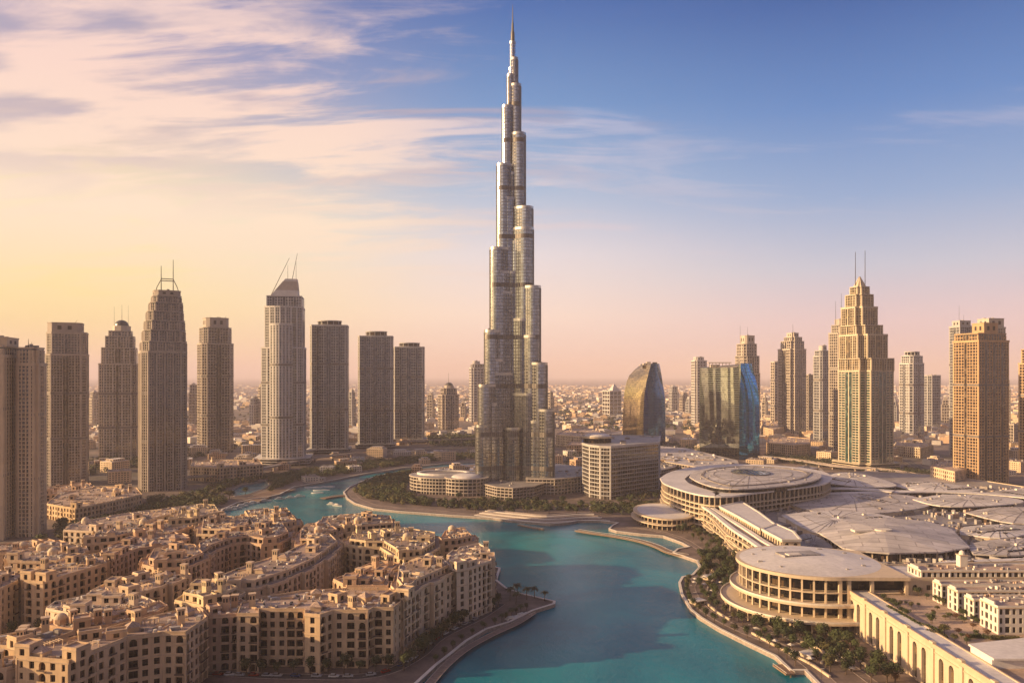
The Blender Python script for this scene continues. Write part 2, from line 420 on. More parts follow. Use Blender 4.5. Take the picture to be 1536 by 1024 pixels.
T.l(T.mix(T.step(s.outputs[1], 1300, 1600), near, cfar), b.inputs['Base Color']); b.inputs['Roughness'].default_value = 0.9
mb.use(pm)
holes = [outer, lake, pond]
flat = [q for h in holes for q in h]
for tri in tessellate_polygon([[Vector((x, y, 0)) for x, y in h] for h in holes]):
    a, b_, c_ = (Vector((*flat[i], 0)) for i in tri)
    if (b_ - a).cross(c_ - a).z < 0: tri = tri[::-1]
    mb.face([(*flat[i], 0.0) for i in tri])
tag(mb.build('ground'), kind='structure')

# water
wm, T, b = principled('lake_water')
g = T.n('ShaderNodeNewGeometry'); P = g.outputs['Position']
shallow = T.noise(P, 0.0085, 3, 0.5, 0.8)
T.l(T.ramp(shallow, [(0.28, (0.001, 0.12, 0.18, 1)), (0.5, (0.002, 0.19, 0.25, 1)), (0.75, (0.003, 0.29, 0.33, 1))]), b.inputs['Base Color'])
b.inputs['IOR'].default_value = 1.33; b.inputs['Specular IOR Level'].default_value = 0.24
rip = T.noise(P, 0.012, 3, 0.5, 0.5)
T.l(T.step(rip, 0.35, 0.65, 0.05, 0.22), b.inputs['Roughness'])
w1 = T.noise(T.mapping(P, scale=(1, 0.6, 1), rot=(0, 0, 0.5)), 0.22, 4, 0.6, 0.4); w2 = T.noise(P, 0.9, 3, 0.6)
bp = T.n('ShaderNodeBump'); bp.inputs['Strength'].default_value = 0.38; bp.inputs['Distance'].default_value = 1.2
T.l(T.math('ADD', w1, T.math('MULTIPLY', w2, 0.45)), bp.inputs['Height']); T.l(bp.outputs[0], b.inputs['Normal'])
mb = MB(); mb.use(wm)
mb.face([(x, y, WATER_Z) for x, y in ((-900, 300), (900, 300), (900, 2200), (-900, 2200))])
tag(mb.build('lake_water'), kind='structure')

# quay walls round the water: a stone wall with a pale coping
mb = MB(); mb.use('quay')
for outline in (lake, pond):
    oi = offset(outline, -0.1); oo = offset(outline, 1.6)
    mb.ring(oo, oi, -4.0, 0.55)
tag(mb.build('quay_wall'), kind='structure')
mb = MB(); mb.use('white'); mb.ring(offset(lake, 2.0), offset(lake, -0.35), 0.553, 0.85)
tag(mb.build('quay_coping'), kind='structure')

def paved(name, line_px, w, m='paving', z=0.012, k=5, kerb=True):
    line = smooth_line([G(*p) for p in line_px], k)
    mb = MB(); mb.use(m); strip(mb, line, w, z); tag(mb.build(name), kind='structure')
    if kerb:
        if m == 'asphalt':
            mb2 = MB(); mb2.use('marking')
            for i in range(0, len(line) - 1):
                a, bb = Vector(line[i]), Vector(line[i+1]); q = int((bb - a).length / 9)
                for j in range(q): u = (bb - a) / max(q, 1); c_ = a + u * (j + .25); strip(mb2, [tuple(c_), tuple(c_ + u * .45)], .35, z + .012)
            tag(mb2.build('road_marking'), kind='structure')
        for sgn in (-1, 1):
            L = []
            for i, p in enumerate(line):
                a = Vector(line[max(0, i-1)]); bb = Vector(line[min(len(line)-1, i+1)]); t = (bb - a).normalized()
                L.append((p[0] - t.y * sgn * w / 2, p[1] + t.x * sgn * w / 2))
            mb2 = MB(); mb2.use('quay'); strip(mb2, L, 0.6, 0.02, 0.17); tag(mb2.build('kerb'), kind='structure')
    return line
# promenades follow the shore
rp = [(1245, 1024), (1205, 990), (1165, 966), (1120, 948), (1085, 931), (1055, 912), (1040, 893), (1036, 876), (1055, 862), (1062, 850), (1052, 838)]
paved('promenade_path', rp, 9)
paved('promenade_path', [(1310, 1024), (1262, 990), (1215, 968), (1170, 950), (1130, 928), (1100, 905), (1082, 885), (1080, 862), (1075, 842), (1048, 822), (1020, 806), (980, 795), (940, 790)], 7)
paved('promenade_path', [(640, 1030), (668, 998), (700, 972), (738, 951), (775, 934), (800, 918)], 6)
paved('promenade_path', [(900, 776), (868, 777), (825, 781), (767, 777), (700, 771), (640, 765), (598, 762), (560, 757), (538, 749), (528, 740), (534, 731), (550, 722), (580, 714)], 12, z=0.02)
paved('road', [(0, 962), (60, 930), (110, 905), (160, 893)], 12, 'asphalt')
paved('road', [(-60, 1060), (100, 1026), (260, 1008), (430, 1014), (560, 1012), (625, 985), (660, 955), (720, 925), (750, 905)], 9, 'asphalt', z=0.03)
paved('road', [(0, 858), (60, 848), (130, 820), (205, 802), (262, 790), (330, 776)], 9, 'asphalt')
paved('road', [(-20, 800), (80, 775), (180, 762), (270, 742), (345, 722), (420, 712), (520, 700), (620, 686), (720, 680)], 16, 'asphalt', z=0.03)
paved('road', [(820, 765), (880, 760), (940, 765), (985, 775), (1000, 790)], 9, 'asphalt', z=0.035)
paved('highway', [(1085, 600), (1110, 630), (1150, 655), (1185, 672), (1205, 688), (1225, 708)], 34, 'roadpale', z=0.05)
paved('highway', [(640, 640), (760, 648), (870, 655), (980, 640), (1040, 630), (1110, 622)], 40, 'roadpale', z=0.08)
paved('highway', [(1000, 672), (1060, 668), (1140, 662), (1240, 672), (1340, 676), (1420, 690), (1540, 700)], 30, 'roadpale', z=0.11)
paved('highway', [(-60, 668), (80, 664), (240, 668), (360, 662), (500, 640), (640, 625)], 40, 'roadpale', z=0.14)
paved('road', [(1360, 690), (1400, 712), (1470, 742), (1560, 752)], 20, 'asphalt', z=0.06)
paved('road', [(820, 640), (900, 622), (980, 606), (1050, 600)], 50, 'roadpale', z=0.17)

# long dark highway viaducts: decks on columns
def viaduct(label, px, w, h, m='roadpale'):
    line = smooth_line([G(x, y, h) for x, y in px], 6)
    root = thing('viaduct', label, 'viaduct', loc=(*line[len(line)//2], 0))
    mb = MB(); mb.use(m); strip(mb, line, w, h - 1.6, h); part(mb, 'deck', root)
    mb = MB(); mb.use('quay')
    for sgn in (-1, 1):
        L = []
        for i, p in enumerate(line):
            a = Vector(line[max(0, i-1)]); bb = Vector(line[min(len(line)-1, i+1)]); t = (bb - a).normalized()
            L.append((p[0] - t.y * sgn * w * .48, p[1] + t.x * sgn * w * .48))
        strip(mb, L, 0.6, h + .003, h + 1.2)
    part(mb, 'barrier', root)
    acc = 0; c = 0
    for i in range(1, len(line)):
        acc += (Vector(line[i]) - Vector(line[i-1])).length
        if acc > 38 and c < 60:
            acc = 0; c += 1
            t = (Vector(line[i]) - Vector(line[i-1])).normalized()
            mb = MB(); mb.use('quay'); mb.box(line[i][0], line[i][1], 0, h - 3.2, 3, 3, math.atan2(t.y, t.x)); mb.box(line[i][0], line[i][1], h - 3.197, h - 1.603, 3, w * .8, math.atan2(t.y, t.x)); part(mb, 'column', root)
viaduct('long curved viaduct passing in front of the three slab towers', [(270, 716), (330, 711), (400, 700), (460, 688), (540, 678), (620, 673), (720, 671)], 18, 12)
viaduct('higher viaduct with side barriers behind the canal, left of the tallest tower', [(290, 700), (360, 689), (440, 680), (500, 668), (560, 664), (640, 660), (720, 657)], 18, 12)
viaduct('viaduct crossing behind the twin glass towers at the right', [(1140, 684), (1200, 690), (1260, 699), (1330, 704), (1400, 716)], 16, 9)
# ================================================================ TOWERS
def rot(p, a): c, s = math.cos(a), math.sin(a); return [(x*c - y*s, x*s + y*c) for x, y in p]
def rectplan(r=1.0, ch=0.0):
    a, b = .5, .5 * r
    if not ch: return [(-a, -b), (a, -b), (a, b), (-a, b)]
    k = ch
    return [(-a+k, -b), (a-k, -b), (a, -b+k), (a, b-k), (a-k, b), (-a+k, b), (-a, b-k), (-a, -b+k)]
def crossplan(k=0.14, r=1.0):
    a = .5; b = .5 * r
    return [(-a+k, -b), (a-k, -b), (a-k, -b+k), (a, -b+k), (a, b-k), (a-k, b-k), (a-k, b), (-a+k, b), (-a+k, b-k), (-a, b-k), (-a, -b+k), (-a+k, -b+k)]
def bowplan(r=0.8, bow=.18, n=7):
    """front face bowed outwards"""
    p = [(-.5 + i / n, -.5 * r - bow * math.sin(math.pi * i / n)) for i in range(n + 1)]
    return p + [(.5, .5 * r), (-.5, .5 * r)]
def fit(plan, ang, pxl, pxr, Yc):
    """scale and shift a plan so that seen from the photo it spans these columns at this distance"""
    q = rot(plan, R(ang)); s = 30.0; cx = Xat((pxl + pxr) / 2, Yc)
    for _ in range(12):
        P = [CX + F * (cx + x*s) / (Yc + y*s) for x, y in q]
        w = max(P) - min(P); s *= (pxr - pxl) / w
        cx += Xat((pxl + pxr) / 2, Yc) - Xat((max(P) + min(P)) / 2, Yc)
    return ccw([(cx + x*s, Yc + y*s) for x, y in q])

def tower_shell(gl, fr, rf, poly, z0, z1, st):
    """glass body, floor edges and piers of one storey stack"""
    gl.use(st['glass']); gl.prism(poly, z0, z1, top=False)
    rf.use(st.get('roof', 'deckgrey')); rf.prism(poly, z1 - 0.5, z1 + 0.02, sides=False)
    fr.use(st['frame'])
    sc_ = max(.85, centre(poly)[1] / 1500.0)
    fh = st.get('fh', 5.2) * sc_; ph = st.get('ph', 1.5) * sc_; pp = st.get('pp', 0.55)
    n = max(1, round((z1 - z0) / fh)); h = (z1 - z0) / n
    oo = offset(poly, pp)
    for i in range(1, n + 1):
        top = z0 + i * h
        t = 2.6 if i == n else ph
        if i == n and n > 6: fr.ring(offset(poly, pp + .5), offset(poly, -.7), top - t, top + 1.5)
        elif i == n: fr.ring(offset(poly, pp + .1), offset(poly, -.7), top - 1.2, top + .8)
        elif i % st.get('skip', 1) == 0: fr.ring(oo, poly, top - t, top)
    if st.get('tech', True):
        for q_ in (.36, .72):
            zz = z0 + round(n * q_) * h
            if n > 22: fr.use('burjband'); fr.ring(offset(poly, pp + .12), offset(poly, -.2), zz - h * .95, zz - ph - .02); fr.use(st['frame'])
    bw = st.get('bw', 5.2) * sc_; pw = st.get('pw', 1.3) * sc_; pd = st.get('pd', 0.85)
    m = len(poly)
    for k in range(m):
        a, b = Vector(poly[k]), Vector(poly[(k+1) % m]); L = (b - a).length
        if L < 1.5: continue
        t = (b - a) / L; nr = Vector((t.y, -t.x)); c = max(1, round(L / bw)); an = math.atan2(t.y, t.x)
        strips = []
        if c >= 5 and st.get('strip', True):
            w_ = L / c; s0 = c // 2; strips = [s0] if c % 2 else [s0 - 1, s0]
            if c >= 11: strips += [2, c - 3]
            gl.use(st.get('strip_glass', st['glass']))
            for j in strips:
                q = a + t * (j + .5) * w_ + nr * (pp * .5 + .1); gl.box(q.x, q.y, z0, z1 - 4, w_ - pw * .9, pp + .35, an)
        for j in range(c + 1):
            u = L * j / c; wd = pw
            if j in (0, c):
                wd = st.get('corner', 2.2); u = wd / 2 - .25 if j == 0 else L - wd / 2 + .25
            elif st.get('wide') and j % st['wide'] == 0: wd = pw * 2.2
            q = a + t * u + nr * (pd / 2 - .1)
            fr.box(q.x, q.y, z0, z1 - 2.7, wd, pd + .2, an)

def cell_roof(un, poly, z, rnd, n=4):
    cx, cy = centre(poly); r = max(4, min((Vector(p) - Vector((cx, cy))).length for p in poly) * 0.5)
    un.use('unit')
    for _ in range(n):
        un.box(cx + rnd.uniform(-r, r) * .8, cy + rnd.uniform(-r, r) * .8, z, z + rnd.uniform(2, 5), rnd.uniform(3, 7), rnd.uniform(3, 6), rnd.random())

def tower(name, label, plan, ang, base_py, tiers, st, cat='tower', crown=None, masts=(), Yc=None, podium=None, group=None):
    rnd = random.Random(len(label) * 31 + base_py)
    Yb = CH * F / (base_py - HY)
    if Yc is None:
        w = (tiers[0][1] - tiers[0][0]) / F * Yb; Yc = Yb + w * 0.5
    root = thing(name, label, cat, group, loc=(Xat((tiers[0][0] + tiers[0][1]) / 2, Yc), Yc, 0))
    gl, fr, rf, un = MB(), MB(), MB(), MB()
    z = 0.0; poly = None; polys = []
    for t in tiers:
        pl = t[3] if len(t) > 3 else plan
        pl = pl or plan; poly = fit(pl, ang, t[0], t[1], Yc); z1 = Zat(t[2], Yc); polys.append(poly)
        tower_shell(gl, fr, rf, poly, z, z1, t[4] if len(t) > 4 else st); z = z1
    part(gl, 'glazing', root); part(fr, 'facade_frame', root); part(rf, 'roof', root)
    if podium:
        mb = MB(); mb.use(st['frame']); p2 = offset(polys[0], podium[0]); g2 = offset(polys[0], podium[0] - 1.2)
        h = podium[1]; k = max(2, round(h / 5))
        for i in range(k): mb.ring(p2, g2, h * (i + 1) / k - 1.4, h * (i + 1) / k)
        mb.prism(p2, h + .01, h + .5)
        mb.use('pane'); mb.prism(g2, 0, h - .5, top=False); part(mb, 'podium', root)
    if crown:
        mb = MB(); kind = crown[0]
        if kind == 'solid':
            _, l, r, top = crown; p = fit(plan, ang, l, r, Yc); zt = Zat(top, Yc)
            mb.use(st['frame']); mb.prism(p, z + .03, zt); mb.ring(offset(p, .6), offset(p, -.6), zt + .01, zt + 1.6)
            mb.use('dark')
            for k in range(len(p)):
                a, b = Vector(p[k]), Vector(p[(k+1) % len(p)]); L = (b - a).length
                if L > 14:
                    t = (b - a) / L; nr = Vector((t.y, -t.x))
                    for u in (.3, .7):
                        q = a + t * L * u + nr * .05; mb.box(q.x, q.y, z + (zt - z) * .35, z + (zt - z) * .75, L * .16, .5, math.atan2(t.y, t.x))
        elif kind == 'drum':
            _, l, r, top = crown; cx = Xat((l + r) / 2, Yc); rad = (r - l) / 2 / F * Yc; zt = Zat(top, Yc)
            ring = lambda rr, zz: [(cx + rr * math.cos(2*math.pi*k/24), Yc + rr * .8 * math.sin(2*math.pi*k/24), zz) for k in range(24)]
            mb.use('pane'); mb.loft([ring(rad * .9, z), ring(rad * .9, zt - 2)], cap=False)
            mb.use(st['frame']); mb.loft([ring(rad, zt - 2.5), ring(rad, zt - .5), ring(rad * .8, zt)]); mb.loft([ring(rad * 1.02, z + 1), ring(rad * 1.02, z + 3)])
            for k in range(12):
                a = 2 * math.pi * k / 12; mb.box(cx + rad * .93 * math.cos(a), Yc + rad * .75 * math.sin(a), z, zt - 2, 1.6, 1.6, a)
        elif kind == 'dome':
            _, l, r, top = crown; cx = Xat((l + r) / 2, Yc); rad = (r - l) / 2 / F * Yc; zt = Zat(top, Yc)
            mb.use(st['frame']); mb.prism([(cx + rad * math.cos(R(45*k+22)), Yc + rad * math.sin(R(45*k+22))) for k in range(8)], z, z + (zt - z) * .45)
            mb.use('steeldark'); mb.dome(cx, Yc, z + (zt - z) * .45, rad * .8, (zt - z) * .5)
        elif kind == 'wedge':
            _, pts, top, lead = crown; plan = RC   # an upper storey that narrows to one side
            zt = Zat(top, Yc); p = fit(plan, ang, pts[0], pts[1], Yc); q = fit(plan, ang, pts[2], pts[3], Yc)
            mb.use(st['frame']); mb.loft([[(x, y, z) for x, y in p], [(x, y, zt) for x, y in q]])
            mb.use('fr_brown'); mb.loft([[(x, y, z + (zt-z)*.35) for x, y in offset([(a*.65+c*.35, b*.65+d*.35) for (a, b), (c, d) in zip(p, q)], .3)], [(x, y, z + (zt-z)*.85) for x, y in offset([(a*.15+c*.85, b*.15+d*.85) for (a, b), (c, d) in zip(p, q)], .3)]], cap=False)
        elif kind == 'peak':
            _, l, r, top = crown; p = fit(plan, ang, l, r, Yc); zt = Zat(top, Yc); c = centre(p)
            mb.use(st['frame']); mb.loft([[(x, y, z) for x, y in p], [(c[0] + (x - c[0]) * .12, c[1] + (y - c[1]) * .12, zt) for x, y in p]])
        part(mb, 'crown', root)
        z_top = Zat(crown[3] if kind != 'wedge' else crown[2], Yc)
        if kind == 'solid': cell_roof(un, p, z_top + .02, rnd, 3)
    else:
        cell_roof(un, poly, z + .04, rnd, 5)
    if un.v: part(un, 'roof_plant', root)
    for ms in masts:
        mb = MB(); mb.use('steeldark')
        x0, y0, x1, y1, r = ms
        mb.tube((Xat(x0, Yc), Yc - 2, Zat(y0, Yc)), (Xat(x1, Yc), Yc - 2, Zat(y1, Yc)), r, r * .45, 6)
        part(mb, 'mast', root)
    return root, Yc

def style(frame, glass, **k): d = dict(frame=frame, glass=glass); d.update(k); return d
M['fr_brown'] = streaked('brown_grid', (0.42, 0.36, 0.31), 0.7, 0.1)
M['fr_tan'] = streaked('tan_grid', (0.52, 0.45, 0.38), 0.7, 0.1)
M['fr_grey'] = streaked('grey_grid', (0.45, 0.43, 0.42), 0.6, 0.1)
M['fr_pale'] = streaked('pale_grid', (0.60, 0.57, 0.55), 0.6, 0.08)
M['fr_gold'] = streaked('ochre_grid', (0.56, 0.47, 0.34), 0.55, 0.1)
M['fr_rust'] = streaked('rust_grid', (0.50, 0.32, 0.17), 0.6, 0.1)
M['gl_brown'] = glassy('brown_glass', (0.034, 0.028, 0.024), (0.14, 0.11, 0.08, 1), (5, 5, 5.2), 0.10, 0.0, 1.9, 0.85)
M['gl_blue'] = glassy('blue_grey_glass', (0.030, 0.037, 0.048), (0.13, 0.13, 0.14, 1), (5, 5, 5.2), 0.10, 0.0, 1.9, 0.86)
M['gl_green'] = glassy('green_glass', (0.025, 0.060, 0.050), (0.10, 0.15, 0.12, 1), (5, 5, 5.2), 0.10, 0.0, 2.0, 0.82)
M['gl_gold'] = glassy('bronze_glass', (0.10, 0.070, 0.035), (0.30, 0.21, 0.10, 1), (5, 5, 5.2), 0.10, 0.4, 1.8, 0.8)
S_brown = style('fr_brown', 'gl_brown', bw=5.0, pw=.95, ph=1.15, pd=.6, wide=4)
S_tan = style('fr_tan', 'gl_brown', bw=5.0, pw=1.1, ph=1.1, pd=.6, wide=3)
S_grey = style('fr_grey', 'gl_blue', bw=4.2, pw=.55, ph=.9, pd=.5, pp=.4, wide=5)
S_pale = style('fr_pale', 'gl_blue', bw=4.8, pw=.85, ph=1.0, pd=.6, wide=4)
S_gold = style('fr_gold', 'gl_gold', bw=6.0, pw=.8, pd=1.2, ph=.8, fh=4.8, wide=3, corner=2.4)
S_goldshade = style('fr_gold', 'gl_green', bw=9.0, pw=.9, pd=1.1, ph=1.3, fh=4.8, wide=3, corner=2.2, tech=False)  # lowest tier: the neighbours' cast shadow is painted as dark green glass
S_rust = style('fr_rust', 'gl_brown', bw=6.2, pw=1.2, ph=1.2, pd=.6, fh=5.6, corner=2.6)
S_green = style('cream', 'gl_green', bw=9.5, pw=2.6, pd=1.0, ph=.9, fh=5.6, corner=4, strip=False)

RC = rectplan(.9); OC = rectplan(.9, .14); CR = crossplan(); BW = bowplan()
# --- left side of the city
tower('residential_tower', 'green glass residential tower cut by the left edge of the photo', rectplan(1.1), 14, 815, [(-80, 34, 534), (-76, 30, 520)], S_green, 'tower', ('solid', -40, 28, 508))
tower('residential_tower', 'tan gridded tower joined to the green glass tower at the left edge', CR, 6, 806, [(24, 69, 546), (26, 66, 522)], style('cream', 'gl_blue', bw=5.6, pw=1.7, ph=1.5, fh=5.8, wide=3, strip=False), masts=((44, 522, 44, 508, .5), (49, 522, 49, 513, .4)))
tower('residential_tower', 'brown flat-topped tower with a plain solid crown, second from the left edge', OC, 24, 729, [(68, 133, 532), (70, 132, 500)], S_brown, crown=('solid', 71, 126, 486), masts=((112, 486, 117, 480, .5),))
tower('residential_tower', 'stepped tan tower with a small dome and three thin masts', CR, 20, 690, [(148, 209, 546), (152, 206, 522), (158, 203, 505), (163, 199, 497)], S_tan, crown=('dome', 170, 195, 479), masts=((172, 500, 172, 460, .5), (183.5, 480, 183.5, 457, .6), (193, 500, 193, 458, .5)))
# the tapering one with two pylons and a bridge between them
r4, Y4 = tower('tapering_tower', 'tall dark tapering tower whose top carries two pylons joined by a crossbar', OC, 30, 737,
   [(208, 280, 528), (210, 280, 513), (213, 278, 496), (216, 277, 482), (219, 275, 468), (223, 274, 455), (227, 272, 445)], style('fr_brown', 'gl_brown', bw=4.6, pw=1.2, pd=1.0, wide=3), crown=('solid', 229, 271, 438),
   masts=((242.5, 470, 242.5, 399, 1.3), (260.5, 470, 260.5, 390, 1.2)))
for seg in (((242, 418), (261, 419)), ((242, 421), (261, 422)), ((242.5, 419), (236, 431)), ((236, 431), (234, 442)), ((260.5, 419), (266, 430)), ((266, 430), (270, 442))):
    mb = MB(); mb.use('steeldark'); (a, b_), (c_, d_) = seg
    mb.tube((Xat(a, Y4), Y4 - 2, Zat(b_, Y4)), (Xat(c_, Y4), Y4 - 2, Zat(d_, Y4)), .75, .75, 6); part(mb, 'brace', r4)
tower('residential_tower', 'slim brown tower with chamfered shoulders, right of the two-pylon tower', OC, 34, 680, [(296, 350, 516), (299, 347, 492)], S_brown, crown=('solid', 304, 343, 478), masts=((337, 478, 340, 474, .5),))
r6, Y6 = tower('hotel_tower', 'bluish white gridded tower topped by two slanting masts', BW, 10, 698, [(392, 459, 522), (397, 457, 462), (400, 456, 446, RC)], S_pale, crown=('wedge', (405, 450, 428, 447), 419, 0),
   masts=((407, 443, 434.5, 387, 1.0), (434, 443, 446.5, 380, 1.0), (432, 424, 432, 398, .6), (444.5, 424, 444.5, 392, .6)), podium=(16, 16))
mb = MB(); gl6 = MB(); rf6 = MB(); p6 = fit(bowplan(.5, .22), 10, 405, 440, Y6 - 38); tower_shell(gl6, mb, rf6, p6, 0, Zat(487, Y6 - 38), S_pale)
for m_, nn in ((gl6, 'bay_glazing'), (mb, 'bay_frame'), (rf6, 'bay_roof')): part(m_, nn, r6)
tower('slab_tower', 'leftmost of the three grey slab towers behind the viaduct', rectplan(.7, .05), 8, 681, [(465, 523, 489)], S_grey, crown=('drum', 476, 513, 481), podium=(8, 12))
tower('slab_tower', 'middle one of the three grey slab towers behind the viaduct', rectplan(.7, .05), 6, 673, [(537, 590, 505)], S_grey, crown=('drum', 548, 581, 497), podium=(8, 12))
tower('slab_tower', 'rightmost and lowest of the three grey slab towers behind the viaduct', rectplan(.7, .05), 4, 665, [(590, 637, 521)], S_grey, crown=('drum', 598, 630, 514), podium=(8, 12))
tower('far_tower', 'small stepped tower with one thin mast between slab towers and tallest tower', CR, 25, 644, [(657, 688, 592), (661, 685, 582)], S_brown, crown=('dome', 666, 681, 573), masts=((673, 576, 673, 559, .7),))
tower('far_tower', 'pale narrow tower partly hidden behind the tallest tower', CR, 15, 634, [(704, 728, 552), (706, 726, 546)], style('fr_pale', 'gl_brown', bw=6), crown=('solid', 709, 720, 542))
# --- right side
tower('far_tower', 'pair-roofed pale tower with pointed tops left of the sail-shaped tower', rectplan(.8), 30, 626, [(904, 932, 586)], style('fr_pale', 'gl_brown', bw=8, fh=7), crown=('peak', 912, 930, 576))
tower('far_tower', 'slim pale tower behind the left edge of the blue mirror building', CR, 10, 640, [(1037, 1060, 541)], style('fr_pale', 'gl_brown', bw=6), crown=('solid', 1040, 1056, 536))
tower('far_tower', 'grey tapering tower rising behind the blue mirror building', OC, 22, 655, [(1101, 1140, 560), (1103, 1139, 534), (1105, 1135, 516)], S_tan, crown=('solid', 1110, 1132, 504), masts=((1110, 516, 1110, 488, .6), (1121, 504, 1121, 490, .5)))
tower('far_tower', 'short tan tower left of the mast-topped middle tower at right', RC, 20, 640, [(1156, 1170, 543)], S_tan)
tower('residential_tower', 'stepped tan tower with one central mast between mirror building and golden tower', CR, 28, 655, [(1167, 1209, 524), (1171, 1206, 512), (1176, 1203, 506)], S_tan, crown=('solid', 1180, 1198, 500), masts=((1189, 502, 1189, 486, .7),))
tower('far_tower', 'low hazy block tower between two taller grey towers at right', RC, 20, 650, [(1207, 1220, 562)], S_brown)
tower('residential_tower', 'bluish grey tower with a small top block, left of the golden tower', OC, 24, 660, [(1220, 1245, 534), (1222, 1243, 526)], S_grey, crown=('solid', 1228, 1240, 519))
tower('residential_tower', 'dark tower with two thin masts tucked behind the golden tower', OC, 30, 690, [(1243, 1275, 500), (1247, 1273, 488)], S_brown, crown=('solid', 1252, 1268, 480), masts=((1253, 490, 1253, 452, .6), (1261.5, 482, 1261.5, 440, .7)), Yc=2050)
tower('stepped_golden_tower', 'big golden stepped tower crowned with two tall masts', crossplan(.17, 1.0), 20, 706,
   [(1258, 1340, 556, None, S_goldshade), (1258, 1341, 538), (1259, 1331, 503), (1260, 1324, 489), (1262, 1316, 462), (1268, 1310, 443), (1275, 1304, 431)], S_gold, crown=('peak', 1279, 1300, 415), masts=((1282.5, 470, 1282.5, 378, 1.1), (1297, 470, 1297, 376, 1.1)), podium=(10, 14))
tower('residential_tower', 'grey tower with a flared cap right of the golden tower', OC, 20, 656, [(1349, 1386, 545), (1352, 1384, 534)], S_pale, crown=('drum', 1357, 1379, 527))
tower('far_tower', 'low bluish round-shouldered tower beside the grey flared-cap tower', rectplan(.8, .2), 10, 645, [(1385, 1411, 563)], S_grey)
tower('residential_tower', 'grey tower standing behind the left edge of the rust-coloured tower', RC, 10, 688, [(1424, 1462, 490)], S_grey, crown=('solid', 1428, 1456, 482), masts=((1438, 482, 1438, 458, .4),), Yc=2000)
tower('residential_tower', 'pale tower with a box crown behind the right half of the rust-coloured tower', RC, 10, 690, [(1463, 1508, 492)], S_tan, crown=('solid', 1466, 1506, 479), masts=((1445, 486, 1445, 472, .4),), Yc=1900)
tower('residential_tower', 'large rust and gold gridded tower standing at the right behind the mall', rectplan(.8), 17, 736, [(1430, 1513, 512), (1432, 1509, 501)], S_rust, crown=('solid', 1458, 1497, 486))
tower('residential_tower', 'rust-coloured tower cut by the right edge of the photo', RC, 30, 705, [(1528, 1580, 545), (1532, 1576, 524)], S_rust, crown=('solid', 1538, 1560, 515))
tower('far_tower', 'dark low tower between the rust-coloured tower and the right edge', RC, 25, 668, [(1508, 1530, 636)], S_brown)
# hazy far-off towers
far = [(283, 298, 577, 641), (330, 345, 590, 634), (374, 392, 598, 640), (386, 398, 580, 640), (134, 149, 588, 640), (522, 534, 588, 640), (640, 652, 592, 628), (690, 700, 604, 630),
       (1003, 1018, 580, 618), (1019, 1034, 592, 617), (985, 998, 590, 616), (1028, 1040, 598, 622), (820, 831, 588, 625), (1142, 1152, 596, 630), (1334, 1348, 602, 632), (1412, 1424, 600, 634), (1509, 1516, 570, 640), (1090, 1100, 585, 620)]
for i, (l, r, t, b_) in enumerate(far):
    tower('distant_tower', 'hazy distant tower block far behind the city, seen only as a soft silhouette', [RC, CR, OC][i % 3], 20 + 9 * i, b_, [(l, r, t + (b_ - t) * .2), (l + 1.5, r - 1.5, t)], [S_brown, S_tan, S_grey][i % 3], crown=('peak' if i % 4 == 0 else 'solid', l + 3, r - 3, t - 3), group='hazy towers on the horizon')

# ---------------------------------------------------------------- the tallest tower
YB = 1400.0; K = YB / F; BX = Xat(769, YB)
root = thing('skyscraper', 'very tall silver stepped skyscraper with a needle spire in the middle', 'skyscraper', loc=(BX, YB, 0))
def capsule(ang, s, r, n=16):
    """wall outline from the core out to a round nose at distance s"""
    d = Vector((math.cos(ang), math.sin(ang))); q = Vector((-d.y, d.x)); out = []
    out.append(q * -r); 
    for k in range(n + 1):
        t = -math.pi / 2 + math.pi * k / n; p = d * s + d * (r * math.cos(t)) + q * (r * math.sin(t)); out.append(p)
    out.append(q * r)
    return ccw([(BX + p.x, YB + p.y) for p in out])
def nose(edge_px, r, cosw): return (edge_px * K - r) / cosw
AL, AR, AB = R(180 + 32), R(-32), R(90)
cw = math.cos(R(32))
lobes = []
for e, top, r in ((54.5, 636, 11.5), (51, 577, 12.5), (42, 497, 12.5), (34, 375, 13), (24, 250, 12), (16, 162, 9.5), (8.5, 114, 6.5)): lobes.append((AL, nose(e, r, cw), r, top))
for e, top, r in ((61, 613, 11.5), (51, 545, 12.5), (41.5, 432, 12.5), (30.5, 314, 13), (19.5, 203, 11.5), (12.5, 129, 8.5), (8, 89, 5.5)): lobes.append((AR, nose(e, r, cw), r, top))
for s_, top, r in ((62, 560, 11.5), (50, 470, 12.5), (38, 350, 13), (24, 225, 13), (10, 145, 10)): lobes.append((AB, s_, r, top))
gl, fn, rp_, ra = MB(), MB(), MB(), MB(); BN = {}
gl.use('burjglass'); fn.use('burjfin'); rp_.use('deckgrey'); ra.use('steel')
gd = MB(); gd.use('burjshade')
